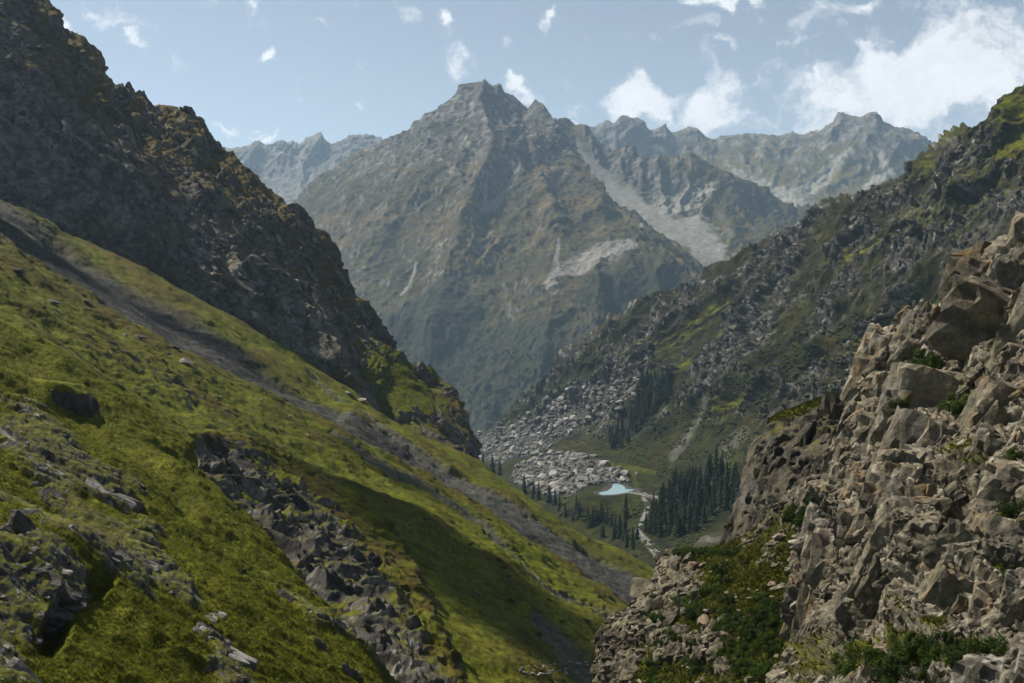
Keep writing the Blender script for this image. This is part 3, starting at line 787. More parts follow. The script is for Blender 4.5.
# ================================================================ right: the near crag
rows = [
    [(800, 780, 74), (752, 775, 62), (810, 775, 50), (900, 780, 40), (1024, 790, 33), (1200, 800, 28)],
    [(805, 690, 88), (768, 690, 74), (830, 690, 59), (920, 690, 47), (1024, 695, 39), (1200, 700, 33)],
    [(832, 640, 100), (791, 640, 86), (840, 632, 70), (920, 630, 56), (1024, 625, 47), (1200, 620, 38)],
    [(836, 565, 106), (792, 568, 91), (830, 560, 77), (900, 552, 66), (1024, 540, 56), (1200, 530, 46)],
    [(842, 510, 110), (797, 514, 95), (850, 492, 87), (920, 490, 76), (1024, 470, 66), (1200, 450, 54)],
    [(872, 470, 122), (841, 474, 102), (880, 462, 94), (940, 440, 87), (1024, 410, 77), (1200, 370, 63)],
    [(882, 425, 127), (842, 424, 107), (885, 412, 101), (950, 390, 94), (1024, 350, 86), (1200, 290, 72)],
    [(912, 385, 132), (874, 385, 112), (910, 370, 106), (960, 340, 100), (1024, 300, 94), (1200, 220, 80)],
    [(912, 352, 136), (884, 352, 118), (888, 338, 116), (903, 326, 114), (918, 313, 113), (934, 306, 112), (946, 302, 111), (962, 289, 109), (972, 279, 108), (980, 264, 107), (987, 255, 106), (1003, 241, 104), (1024, 231, 103), (1060, 212, 102), (1200, 130, 96)],
    [(930, 400, 150), (915, 392, 146), (940, 370, 146), (990, 320, 142), (1030, 290, 140), (1200, 190, 130)],
]
L = CRAG = Land(rows, 640, [40, 100, 120, 90, 90, 90, 80, 60, 20], .09)
px, py = L.px.copy(), L.py.copy()
Ns = L.smooth_normals(12)
w = np.stack([fbm(L.P / 5, 3, 940), fbm(L.P / 5, 3, 950), fbm(L.P / 5, 3, 960)], 1) * .7
Q = L.P + w
ax = np.array([.62, -.35, .70]); ax /= np.linalg.norm(ax)      # beds climb to the right
A = Q - (Q @ ax)[:, None] * ax * .45
B_ = L.P + .3 * w; A = B_ - (B_ @ ax)[:, None] * ax * .3
fa, v1, k1 = facets(B_, 7.5, 55, .8, .55); fb, v2, k2 = facets(A, 2.9, 56, .9, .6, .2); fc, v3, k3 = facets(A, 1.2, 57, .8, .5, .4); _f, v4, _ = facets(Q, .42, 58, .7, .4); fd = .22 * fbm(Q / .5, 4, 961) + .1 * ridged(Q / .45, 3, 963)
n0 = fbm(L.P / 14, 3, 929); n1 = fbm(L.P / 6, 4, 931); n2 = fbm(A / 2, 4, 933); n3 = fbm(L.P / .6, 4, 935)
wall = blob(px, py, 835, 590, 45, 60) ** .5
b1 = 1 - np.abs(fbm(A / 2.2, 4, 951)) * 2.2; b2 = np.abs(fbm(Q / .8, 3, 953))
h = 1.4 * n0 + .35 * fa - .5 * sstep(.1, 0, k1) + (.3 * fb + .25 * fc + 1.0 * fd - .5 * sstep(.10, .0, k2) - .16 * sstep(.12, .0, k3) - .5 * sstep(.7, 1, b1) + .2 * b2) * (1 - .45 * sstep(.5, .9, wall)) + .1 * n3
h = h - 1.3 * np.exp(-pline(px, py, [(955, 500, 10), (935, 545, 9), (900, 580, 9), (880, 600, 8)]) ** 2) - 1.2 * np.exp(-pline(px, py, [(845, 600, 5), (826, 640, 8), (800, 690, 9)]) ** 2)
h = h - .8 * np.exp(-pline(px, py, [(900, 330, 8), (935, 380, 8), (930, 430, 8), (905, 480, 8)]) ** 2)
h = h + 2.2 * blob(px, py, 905, 520, 26, 36) + 1.4 * blob(px, py, 925, 640, 40, 30) + 1.2 * blob(px, py, 985, 560, 30, 40)
L.push(h, Ns); L.done()
nz = L.N[:, 2]
c = mix(np.array(WARM) * .42, np.array(WARM) * .95, np.clip(sstep(-.5, .5, .8 * n2 + .7 * n3 + .8 * (v3 - .5)), 0, 1))
c = mix(c, WARM_L, sstep(.5, .95, .45 * v3 + .3 * n1 + .45 * n3 + .18 + .35 * blob(px, py, 890, 600, 20, 50, 20) + .3 * blob(px, py, 985, 610, 60, 60)) * .8)
c = mix(c, np.array(ROCK_W) * 1.1, sstep(.65, .95, .4 * v4 + .5 * n3 + .2 + .6 * blob(px, py, 985, 600, 60, 50) + .5 * blob(px, py, 1000, 420, 30, 80) - .25) * .75)
c = mix(c, OCHRE, sstep(.3, .7, n1 * .7 + .3 * n2 + .5 * blob(px, py, 815, 585, 22, 60) + .45 * blob(px, py, 860, 460, 40, 40) + .5 * blob(px, py, 890, 350, 18, 20) - .05) * .62)
c = mix(c, np.array(ROCK_D) * .7, sstep(.35, .7, n2 * .8 + .4 * fbm(L.P * np.array([1, 1, .12]) / .5, 3, 941) + .3 * sstep(.4, .9, wall)) * .6)
gm = (1.0 * blob(px, py, 925, 365, 20, 16) + .7 * blob(px, py, 905, 400, 26, 12, -25) + .8 * blob(px, py, 970, 395, 20, 20) + .6 * blob(px, py, 1000, 345, 10, 25) + .9 * blob(px, py, 870, 660, 40, 22) + .9 * blob(px, py, 935, 668, 45, 24)
      + .7 * blob(px, py, 1015, 580, 18, 18) + .6 * blob(px, py, 960, 450, 25, 9, -20) + .6 * blob(px, py, 1000, 460, 30, 14) + .5 * blob(px, py, 905, 490, 12, 14) + .8 * blob(px, py, 1010, 510, 18, 20) + .8 * blob(px, py, 805, 650, 25, 40))
g = sstep(.2, .5, gm + .3 * n1 + .2 * n2 + (nz - .5) * .5 - .15)
c = mix(c, mix(np.array(GRASS_D) * .9, GRASS, sstep(-.4, .5, n2 + n3 * .5)), g * .9)
CRAG.grass = g
L.build('near_crag', M_near, np.clip(c, .004, 1))

# --- the wall behind it, coloured darker to carry its shade, with a turf cap
rows = [
    [(775, 640, 152), (716, 640, 142), (765, 630, 130), (860, 620, 120), (930, 610, 116)],
    [(772, 552, 157), (724, 550, 147), (775, 545, 134), (865, 535, 124), (930, 530, 118)],
    [(782, 495, 158), (737, 494, 149), (782, 488, 137), (872, 482, 128), (930, 470, 122)],
    [(795, 445, 161), (751, 446, 152), (793, 436, 143), (880, 432, 133), (930, 430, 126)],
    [(800, 425, 163), (762, 433, 155), (800, 421, 147), (850, 412, 141), (890, 410, 137), (930, 410, 132)],
    [(812, 420, 172), (772, 419, 162), (783, 413, 159), (796, 408, 156), (808, 403, 153), (822, 397.5, 151), (840, 396.5, 149), (852, 398, 147), (880, 394, 144), (930, 390, 140)],
    [(822, 470, 190), (800, 470, 185), (820, 460, 184), (850, 450, 184), (890, 445, 182), (930, 440, 180)],
]
L = WALL = Land(rows, 300, [40, 90, 80, 60, 60, 16], .1)
px, py = L.px.copy(), L.py.copy()
Ns = L.smooth_normals(8)
w = np.stack([fbm(L.P / 8, 3, 1040), fbm(L.P / 8, 3, 1050), fbm(L.P / 8, 3, 1060)], 1) * 1.8
Q = L.P + w; A = Q * np.array([1, 1, .5])
fa, v1, _ = facets(A, 4, 65, .8, .55); fb, v2, _ = facets(A, 1.6, 66, .85, .5); fc, v3, _ = facets(Q, .8, 67, .8, .5, .45)
n1 = fbm(L.P / 7, 4, 1031); n2 = fbm(L.P / 2.4, 4, 1033); n3 = fbm(L.P / .8, 3, 1035)
cap = sstep(4.1, 4.7, L.v + .3 * n1) * (L.u > .05)
h = (1 - .8 * cap) * (.3 * fa + .3 * fb + .3 * fc) + .2 * n2
L.push(h, Ns); L.done()
nz = L.N[:, 2]
c = mix(np.array(ROCK_D) * .5, np.array(WARM) * .5, np.clip(sstep(-.5, .5, n2 + .5 * n3 + .6 * (v2 - .5)), 0, 1))  # rock tones lowered to paint in the shade on this wall
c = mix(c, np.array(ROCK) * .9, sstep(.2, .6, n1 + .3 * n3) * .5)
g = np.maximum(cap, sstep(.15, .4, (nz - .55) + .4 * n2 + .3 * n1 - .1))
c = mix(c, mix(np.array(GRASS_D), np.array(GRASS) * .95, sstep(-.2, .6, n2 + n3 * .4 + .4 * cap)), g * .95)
L.build('shaded_wall', M_near, np.clip(c, .004, 1))

# --- the lower outcrop and the overgrown hollow
rows = [
    [(606, 790, 126), (575, 785, 118), (645, 780, 96), (720, 775, 80), (850, 770, 64)],
    [(628, 696, 136), (597, 692, 127), (652, 686, 109), (730, 682, 93), (850, 682, 76)],
    [(638, 652, 141), (603, 648, 131), (655, 642, 116), (740, 632, 101), (850, 632, 84)],
    [(660, 620, 146), (622, 622, 136), (655, 614, 126), (745, 605, 106), (850, 600, 91)],
    [(672, 590, 149), (648, 594, 139), (676, 590, 130), (750, 578, 112), (850, 575, 97)],
    [(694, 568, 152), (661, 565, 143), (690, 562, 136), (755, 548, 120), (850, 535, 104)],
    [(704, 556, 158), (670, 556, 150), (684, 550, 147), (705, 549, 143), (728, 546, 137), (765, 522, 129), (800, 492, 122), (850, 478, 112)],
    [(730, 610, 178), (700, 600, 172), (740, 590, 168), (780, 570, 162), (860, 550, 152)],
]
L = HOLLOW = Land(rows, 380, [40, 90, 70, 60, 60, 40, 14], .08)
px, py = L.px.copy(), L.py.copy()
Ns = L.smooth_normals(8)
w = np.stack([fbm(L.P / 6, 3, 1140), fbm(L.P / 6, 3, 1150), fbm(L.P / 6, 3, 1160)], 1) * 1.4
Q = L.P + w
fa, v1, _ = facets(Q, 4, 75, .8, .55); fb, v2, _ = facets(Q, 1.5, 76, .85, .55); fc, v3, _ = facets(Q, .7, 77, .8, .5, .5)
n1 = fbm(L.P / 6, 4, 1131); n2 = fbm(L.P / 2, 4, 1133); n3 = fbm(L.P / .7, 3, 1135)
rw = (.9 * blob(px, py, 665, 580, 30, 28) + .6 * blob(px, py, 630, 620, 24, 22) + .55 * blob(px, py, 610, 665, 26, 30) + .55 * blob(px, py, 700, 650, 60, 28, 10) + .6 * blob(px, py, 800, 500, 36, 22, -35) + .3 * blob(px, py, 770, 555, 26, 30)
      - .5 * blob(px, py, 775, 640, 40, 50) - .55 * blob(px, py, 702, 549, 24, 5))
rk = sstep(.15, .45, rw + .35 * n1 + .25 * n2 - .05)
h = rk * (.4 + .3 * fa + .3 * fb + .3 * fc) + .4 * n1 + .3 * n2 + .12 * n3
L.push(h, Ns); L.done()
nz = L.N[:, 2]
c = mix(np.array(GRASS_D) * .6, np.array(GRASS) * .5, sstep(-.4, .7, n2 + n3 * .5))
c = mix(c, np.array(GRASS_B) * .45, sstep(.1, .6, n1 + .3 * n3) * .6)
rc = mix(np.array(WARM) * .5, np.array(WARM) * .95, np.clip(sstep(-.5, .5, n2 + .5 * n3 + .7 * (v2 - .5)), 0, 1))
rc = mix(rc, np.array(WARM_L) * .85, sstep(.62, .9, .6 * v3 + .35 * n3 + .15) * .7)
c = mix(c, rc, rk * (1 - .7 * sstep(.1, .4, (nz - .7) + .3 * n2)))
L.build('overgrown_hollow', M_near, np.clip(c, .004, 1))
HOLLOW.rk = rk

# ================================================================ the ground under everything, to the horizon
s = np.linspace(-14000, 14000, 141)
gx, gy = np.meshgrid(s, s + 4000)
V = np.stack([gx.ravel(), gy.ravel(), 0 * gx.ravel()], 1)
V[:, 2] = -470 + 30 * fbm(V / 900, 3, 9)
i = (np.arange(140)[:, None] * 141 + np.arange(140)[None, :]).ravel()
o = mesh_object('ground', V, np.stack([i, i + 1, i + 142, i + 141], 1), M_far, color=mix(np.array(FOREST), HEATH, sstep(-.3, .3, fbm(V / 500, 3, 12))))
o['kind'] = 'structure'
# stream bed of the gorge under the grass slope
b = world(np.array([545., 575., 600., 640.]), np.array([690., 681., 676., 640.]), np.array([205., 250., 285., 420.]))


# ================================================================ broken rock: joint blocks set into the rock faces
import bmesh


def ico(sub):
    bm = bmesh.new(); bmesh.ops.create_icosphere(bm, subdivisions=sub, radius=1)
    V = np.array([v.co[:] for v in bm.verts]); Q = np.array([[v.index for v in f.verts] for f in bm.faces]); bm.free()
    return V / np.linalg.norm(V, axis=1)[:, None], Q


ICO = {k: ico(k) for k in (1, 2, 3, 4, 5)}


def joint_block(sub, r, rough=.06, cuts=5):
    """a block bounded by three joint sets and a few odd breaks"""
    V, Q = ICO[sub]
    nn = np.concatenate([np.eye(3), -np.eye(3)]) + r.normal(size=(6, 3)) * .13
    n2 = r.normal(size=(cuts, 3)); nn = np.concatenate([nn, n2]); nn /= np.linalg.norm(nn, axis=1)[:, None]
    dd = np.concatenate([r.uniform(.5, .85, 6), r.uniform(.72, 1.0, cuts)])
    D = V @ nn.T
    rad = np.min(np.where(D > .04, dd / np.maximum(D, .04), 9), axis=1)
    V = V * np.minimum(rad, 1.5)[:, None]
    if rough:
        o = r.random(3) * 9
        V = V * (1 + rough * 2.2 * fbm(V * 2.6 + o, 4, 3, .6) - rough * 2.4 * sstep(.72, 1, 1 - np.abs(fbm(V * 1.9 + o * 2, 3, 8)) * 2.4))[:, None]
    return V, Q


def frame(a, b):
    a = np.array(a, float); a /= np.linalg.norm(a)
    b = np.array(b, float); b -= a * (a @ b); b /= np.linalg.norm(b)
    return np.stack([a, b, np.cross(a, b)])


def blocks(name, L, weight, n, px0, px1, power, axes, dims, mat, colour, seed, sub=3, sink=.35, jit=.22, protos=14, off=0):
    """n blocks over land form L where weight is high; sizes in photo pixels from px0 up to px1"""
    r = np.random.default_rng(seed)
    PR = [joint_block(sub, r) for _ in range(protos)]
    ok = np.nonzero((weight > .02) & (L.qx > -40) & (L.qx < 1090) & (L.qy < 730) & (L.qy > -40) & (np.einsum('ij,ij->i', L.N, -L.P) > 0))[0]
    # even cover in the picture: one candidate per 2-pixel cell
    key = (L.qx[ok] // 2).astype(np.int64) * 4096 + (L.qy[ok] // 2 + 50).astype(np.int64)
    _, first = np.unique(key, return_index=True)
    ok = ok[first]
    p = weight[ok] / weight[ok].sum()
    ids = r.choice(ok, n, p=p)
    vs, fs, cs, b0 = [], [], [], 0
    for k, i in enumerate(ids):
        s = px0 * (1 - r.random() * (1 - (px0 / px1) ** power)) ** (-1 / power)
        s = s * L.P[i][1] / F / 2
        V, Q = PR[r.integers(protos)]
        d = np.array(dims) * r.uniform(.75, 1.3, 3)
        R = frame(axes[0] + r.normal(size=3) * jit, axes[1] + r.normal(size=3) * jit)
        V = (V * d * s) @ R + L.P[i] - L.N[i] * s * sink * np.mean(dims)
        vs.append(V); fs.append(Q + b0); b0 += len(V)
        cs.append(np.tile(np.array([r.random(), r.random(), s]), (len(V), 1)))
    V = np.concatenate(vs); Cc = np.concatenate(cs)
    col = np.clip(colour(V, Cc[:, 0], Cc[:, 1]), .003, 1)
    o = mesh_object(name, V, np.concatenate(fs), mat, color=col * ALB, smooth=False)
    o['kind'] = 'structure'
    return o


def rock_colour(dark, light, pale, accent, fine, pale_at=.8, acc_at=.35, zones=None):
    def f(V, a, b):
        n2 = fbm(V / (fine * 4), 4, 71); n3 = fbm(V / fine, 4, 73)
        c = mix(dark, light, np.clip(.15 + .6 * a + .5 * n2 + .4 * n3, 0, 1))
        n4 = fbm(V / (fine * 14), 3, 75)
        c = c * np.clip(1 + .55 * n3 + .3 * n4, .45, 1.6)[:, None]
        c = mix(c, A_(dark) * .45, sstep(.3, .6, .6 * n4 + .5 * n2 - .1 * a) * .7)
        c = mix(c, pale, sstep(pale_at - .12, pale_at + .12, .55 * b + .35 * n3 + .25 * n2 + .15) * .8)
        if zones is not None:
            c = mix(c, c.mean(1)[:, None] * A_(zones), sstep(-.05, .35, fbm(V / (fine * 22), 3, 77)) * .8)
        return mix(c, accent, sstep(acc_at, acc_at + .35, n2 + .3 * n3 + .4 * n4) * .7)
    return f


A_ = np.array
# the near crag: beds climb to the right, joints stand upright
gr = 1 - sstep(.3, .6, CRAG.grass)
vis = (CRAG.v > .6) & (CRAG.v < 8.6)
wallw = blob(CRAG.px, CRAG.py, 826, 590, 30, 55)
warm = rock_colour(A_(WARM) * .42, A_(WARM) * 1.25, A_(WARM_L) * 1.35, A_(OCHRE) * 1.0, .35, .72, .2, (1.10, 1.0, .84))
blocks('crag_face', CRAG, vis * (1 - .8 * wallw) * (.15 + gr), 280, 34, 120, 1.4, (A_([.28, -.2, .95]), A_([.8, -.5, 0])), (1.3, .95, .75), M_near, warm, 1, sub=4, sink=.78, jit=.10)
blocks('crag_face', CRAG, vis * (1 - .7 * wallw) * gr, 1500, 6, 34, 1.5, (A_([.62, -.35, .60]), A_([.3, .9, -.1])), (1.25, .85, .75), M_near, warm, 2, sub=3, sink=.55, jit=.16)
blocks('crag_face', CRAG, wallw * vis, 70, 30, 90, 1.2, (A_([.1, -.1, 1.0]), A_([.8, -.5, 0])), (1.6, .8, .5), M_near, warm, 3, sub=4, sink=.9, jit=.05)
dk = rock_colour(A_(ROCK_D) * .55, A_(WARM) * .48, A_(WARM) * .8, A_(OCHRE) * .4, .7)  # blocks take the same lowered tones, shade put into the colour
blocks('wall_face', WALL, ((WALL.v > .3) & (WALL.v < 4.4) & (WALL.u > .04)).astype(float), 420, 8, 40, 1.4, (A_([.25, -.1, 1.0]), A_([.8, -.5, 0])), (1.3, .8, .7), M_near, dk, 4, sub=3, sink=.55, jit=.2)
hr = rock_colour(A_(WARM) * .36, A_(WARM) * .85, A_(WARM_L) * .9, A_(OCHRE) * .6, .5)
blocks('outcrop_face', HOLLOW, HOLLOW.rk * (HOLLOW.v < 6.2), 520, 6, 34, 1.5, (A_([.62, -.35, .5]), A_([.3, .9, -.1])), (1.15, .85, .8), M_near, hr, 5, sub=3, sink=.45, jit=.3)
# left: near spur outcrops, slabs that dip with the slope
ax_l = A_([.80, -.1, -.50])
gy = rock_colour(A_(ROCK_D) * .75, A_(ROCK) * 1.25, A_(ROCK_W) * 1.35, A_(GRASS_B) * .6, .35, .66, .3)
sw = SPUR.rk * (SPUR.v > .3) * (SPUR.v < 5.1)
blocks('outcrop_slabs', SPUR, sw, 420, 12, 80, 1.5, (ax_l, A_([.2, .95, .1])), (1.8, .8, .5), M_slope, gy, 6, sub=3, sink=.72, jit=.16)
blocks('outcrop_slabs', SPUR, sw + .004 * (SPUR.v > .3) * (SPUR.v < 4.9), 600, 3, 10, 1.6, (ax_l, A_([.2, .95, .1])), (1.5, .8, .6), M_slope, gy, 7, sub=2, sink=.5, jit=.25)
gd = rock_colour(A_(ROCK_D) * .75, A_(ROCK) * .85, A_(ROCK_W) * .8, A_(GRASS_B) * .5, .8, .84, .35)
blocks('rib_slabs', RIB, ((RIB.v > .15) & (RIB.v < 2.6)).astype(float), 90, 8, 30, 1.3, (A_([.55, -.15, -.82]), A_([.6, .7, .2])), (2.3, .85, .5), M_slope, gd, 8, sub=3, sink=.95, jit=.08)
# the dark cliff: long slabs on the buttress, smaller blocks and ledges above
cl = rock_colour(A_(ROCK_D) * 1.1, A_(ROCK) * 1.3, A_(ROCK_W) * 1.1, A_(OCHRE) * .4, 3.0, .76, .42)
cw = (CLIFF.v > .15) * (CLIFF.v < 4.0)
blocks('cliff_face', CLIFF, cw * (1 - .95 * CLIFF.moss), 800, 8, 30, 1.6, (A_([.50, .05, -.86]), A_([.7, -.6, .2])), (2.0, .8, .5), M_cliff, cl, 9, sub=3, sink=.92, jit=.10)
blocks('cliff_face', CLIFF, (cw & (CLIFF.v > 1.8)) * (1 - .95 * CLIFF.moss), 1700, 3, 12, 1.5, (A_([.5, .05, -.7]), A_([.7, -.6, .2])), (1.2, .9, .8), M_cliff, cl, 10, sub=2, sink=.45, jit=.35)
# the valley side: upright ribs of rock
rr = rock_colour(A_(ROCK_D) * .7, A_(ROCK) * 1.0, A_(ROCK_W) * .9, A_(HEATH), 2.5, .84, .25)
rw = RIDGE.rock * (RIDGE.v > 2) * (RIDGE.v < 5.75)
blocks('ridge_face', RIDGE, np.clip(rw * 1.2, 0, 1), 4600, 3, 16, 1.7, (A_([-.40, .1, .92]), A_([.5, .8, 0])), (1.8, .75, .7), M_mid, rr, 11, sub=2, sink=.68, jit=.16)


# ================================================================ things on the land


class Map:
    """which point of a land form shows at each pixel of the photo"""
    def __init__(self, *lands):
        self.lands = lands
        self.idx = np.full((760, 1100), -1, np.int64); self.own = np.full((760, 1100), -1, np.int8)
        dep = np.full((760, 1100), 1e9)
        for k, L in enumerate(lands):
            d = L.P[:, 1]
            x = np.round(L.qx).astype(int) + 38; y = np.round(L.qy).astype(int) + 38
            ok = (x >= 0) & (x < 1100) & (y >= 0) & (y < 760) & (d > 1)
            ids = np.nonzero(ok)[0]
            ids = ids[np.argsort(-d[ids])]
            t = np.full((760, 1100), -1, np.int64); t[y[ids], x[ids]] = ids
            has = t >= 0
            dd = np.where(has, d[np.maximum(t, 0)], 1e9)
            better = dd < dep
            dep[better] = dd[better]; self.idx[better] = t[better]; self.own[better] = k

    def get(self, px, py, only=None):
        x0, y0 = int(round(px)) + 38, int(round(py)) + 38
        for r in range(0, 5):
            for y in range(y0 - r, y0 + r + 1):
                for x in range(x0 - r, x0 + r + 1):
                    if 0 <= y < 760 and 0 <= x < 1100 and self.idx[y, x] >= 0 and (only is None or self.lands[self.own[y, x]] is only):
                        return self.lands[self.own[y, x]], self.idx[y, x]
        return None, -1


MAP_R = Map(RIDGE)
MAP_L = Map(SLOPE, RIB, SPUR, CLIFF)
MAP_C = Map(CRAG, WALL, HOLLOW)
MAP_P = Map(PEAK)


def link(o):
    COL.objects.link(o); return o


def empty(name, loc, label=None, cat=None, group=None):
    o = bpy.data.objects.new(name, None); o.location = loc; o.empty_display_size = .5; link(o)
    tag(o, label, cat, group); return o


def tag(o, label=None, cat=None, group=None, kind=None):
    if label: o['label'] = label
    if cat: o['category'] = cat
    if group: o['group'] = group
    if kind: o['kind'] = kind
    return o


def poly_in(px, py, poly):
    ins = False
    n = len(poly)
    for i in range(n):
        (x0, y0), (x1, y1) = poly[i], poly[(i + 1) % n]
        if (y0 > py) != (y1 > py) and px < x0 + (py - y0) / (y1 - y0) * (x1 - x0):
            ins = not ins
    return ins


def rand_in(poly):
    xs = [p[0] for p in poly]; ys = [p[1] for p in poly]
    while True:
        x, y = random.uniform(min(xs), max(xs)), random.uniform(min(ys), max(ys))
        if poly_in(x, y, poly):
            return x, y


# ---------------------------------------------------------------- conifers
M_needle = leaf_mat('spruce_needles', (.012, .018, .009), (.026, .036, .014), .5, .12)
M_bark = simple_mat('bark', (.05, .04, .03), (.09, .075, .06), 6, .6)


def spruce_meshes(seed, slim):
    r = random.Random(seed)
    V, Q = [], []
    tiers = 19
    for k in range(tiers):
        h = .07 + .90 * (k / (tiers - 1)) ** .95
        rad = slim * (1 - h) ** .82 * r.uniform(.8, 1.15) + .008
        n = max(4, int(10 - 5 * h))
        y0 = r.uniform(0, 6.28)
        for j in range(n):
            a = y0 + j * 6.283 / n + r.uniform(-.3, .3)
            R = rad * r.uniform(.6, 1.2); dr = R * r.uniform(.25, .6)
            wd_ = R * r.uniform(.32, .5) + .004
            c, s = math.cos(a), math.sin(a)
            b0 = len(V)
            V += [(c * R * .05, s * R * .05, h + .012), (c * R * .55 - s * wd_, s * R * .55 + c * wd_, h - dr * .45 + r.uniform(-.008, .008)),
                  (c * R, s * R, h - dr), (c * R * .55 + s * wd_, s * R * .55 - c * wd_, h - dr * .45 + r.uniform(-.008, .008))]
            Q.append((b0, b0 + 1, b0 + 2, b0 + 3))
            b0 = len(V)        # hanging twigs under the branch
            V += [(c * R * .2, s * R * .2, h), (c * R * .9, s * R * .9, h - dr * .8), (c * R * .75, s * R * .75, h - dr - .03), (c * R * .25, s * R * .25, h - .05)]
            Q.append((b0, b0 + 1, b0 + 2, b0 + 3))
    b0 = len(V)
    for a in range(4):
        V.append((math.cos(a * 1.57) * .008, math.sin(a * 1.57) * .008, .95))
    V += [(0, 0, 1.0), (0, 0, .94)]
    for a in range(4):
        Q.append((b0 + a, b0 + (a + 1) % 4, b0 + 4, b0 + 4)) if False else Q.append((b0 + a, b0 + (a + 1) % 4, b0 + 4, b0 + 5))
    T, TQ = [], []
    for i, (z, rr) in enumerate(((-.06, .016), (.1, .013), (.5, .008), (.96, .002))):
        for a in range(6):
            T.append((math.cos(a * 1.047) * rr, math.sin(a * 1.047) * rr, z))
    for i in range(3):
        for a in range(6):
            TQ.append((i * 6 + a, i * 6 + (a + 1) % 6, i * 6 + 6 + (a + 1) % 6, i * 6 + 6 + a))
    return V, Q, T, TQ


PROTO = []
for k in range(5):
    V, Q, T, TQ = spruce_meshes(100 + k, (.15, .18, .20, .155, .215)[k])
    e = bpy.data.objects.new('spruce_tree', None); link(e); e.empty_display_size = .5
    t = mesh_object('trunk', T, TQ, M_bark, parent=e); c_ = mesh_object('crown', V, Q, M_needle, parent=e, smooth=False)
    PROTO.append([e, t, c_, False])


def spruce(px, py, hpx, label, group, h=None):
    L, i = MAP_R.get(px, py)
    if L is None: return
    p = L.P[i]; d = p[1]
    hm = hpx * d / F if h is None else h
    pr = random.choice(PROTO)
    if not pr[3]:
        pr[3] = True; e = pr[0]
    else:
        e = pr[0].copy(); link(e)
        for ch in (pr[1], pr[2]):
            q = ch.copy(); q.parent = e; link(q)
    w = random.uniform(.85, 1.2)
    e.scale = (hm * w, hm * w, hm); e.location = (p[0], p[1], p[2] - .3); e.rotation_euler = (0, 0, random.uniform(0, 6.28))
    tag(e, label, 'tree', group)


GROVE = [(646, 533), (652, 510), (668, 494), (690, 482), (712, 476), (738, 486), (744, 502), (724, 516), (704, 528), (684, 538), (660, 538)]
UPPER = [(604, 450), (610, 436), (625, 424), (631, 404), (641, 388), (655, 380), (673, 384), (672, 398), (657, 412), (646, 420), (640, 433), (624, 448)]
LOWER = [(474, 462), (486, 470), (520, 492), (556, 512), (600, 538), (634, 552), (640, 541), (622, 527), (590, 516), (560, 506), (540, 496), (515, 484), (492, 470)]
for k in range(150):
    x, y = rand_in(GROVE)
    spruce(x, y, random.uniform(15, 30), 'dark spruce in the dense grove beside the white stream', 'spruces of the grove beside the stream')
for k in range(90):
    x, y = rand_in(UPPER)
    spruce(x, y, random.uniform(11, 20), 'dark spruce in the steep stand above the grey rockslide', 'spruces of the stand above the rockslide')
for k in range(46):
    x, y = rand_in(LOWER)
    spruce(x, y, random.uniform(12, 22), 'dark spruce in the line along the foot of the bright grass slope', 'spruces along the foot of the grass slope')
spruce(716, 479, 36, 'tallest slim spruce standing above the grove beside the scree chute', None)
spruce(722, 481, 30, 'slim spruce close beside the tallest one above the grove', None)
spruce(626, 519, 27, 'tall lone spruce on the green flat below the turquoise lake', None)
spruce(483, 471, 22, 'leftmost spruce, standing against the rockslide under the dark cliff', None)
for k in range(18):
    t = random.random(); x = 492 + 112 * t; y = np.interp(x, [492, 526, 560, 606], [427, 398, 363, 323]) + random.uniform(1, 22)
    spruce(x, y, random.uniform(6, 10), 'tiny dark spruce on the far crest of the dark valley side', 'spruces on the far crest of the valley side')
for pr in PROTO:
    if not pr[3]:
        for o in pr[:3]: bpy.data.objects.remove(o)

# the far-off woods at the foot of the peak: one mass
V, Q, _, _ = spruce_meshes(333, .17)
small = np.array([(math.cos(a) * .16, math.sin(a) * .16, .0) for a in np.linspace(0, 6.283, 6)[:-1]] + [(0, 0, 1.0)])
acc, fac, n = [], [], 0
while n < 4200:
    x = random.uniform(330, 760); y = random.uniform(255, 452)
    dens = max(.9 * math.exp(-((x - 640) / 75) ** 2 - ((y - 305) / 36) ** 2), min(1, max(0, (y - 300) / 90)) * .8)
    if perlin(np.array([[x / 26., y / 14., .5]]))[0] * .6 + dens < random.uniform(.25, .95): 
        n += 0.2; continue
    L, i = MAP_P.get(x, y)
    n += 1
    if L is None: continue
    h = random.uniform(7, 15)
    b0 = len(acc) * 6
    acc.append(small * np.array([h, h, h]) + L.P[i] - np.array([0, 0, 1.5]))
    fac += [(b0 + a, b0 + (a + 1) % 5, b0 + 5) for a in range(5)]
o = mesh_object('far_woods', np.concatenate(acc), np.array(fac), M_needle, smooth=False)
tag(o, 'dark bluish conifer woods covering the foot of the peak', 'woods', None, 'stuff')

# ---------------------------------------------------------------- stones
def stone(sub, seed, n=13, rough=.05, flat=.7):
    r = np.random.default_rng(seed)
    V, Q = ICO[sub]
    nn = r.normal(size=(n, 3)); nn /= np.linalg.norm(nn, axis=1)[:, None]
    dd = r.uniform(.6, 1.0, n)
    rad = np.min(np.where(V @ nn.T > .05, dd / np.maximum(V @ nn.T, .05), 9), axis=1)
    rad = np.minimum(rad, 1.25)
    V = V * rad[:, None]
    if rough:
        V = V * (1 + rough * fbm(V * 2.6 + seed, 4, seed))[:, None]
    V = V * np.array([1, r.uniform(.7, .95), flat * r.uniform(.8, 1.1)])
    return V, Q


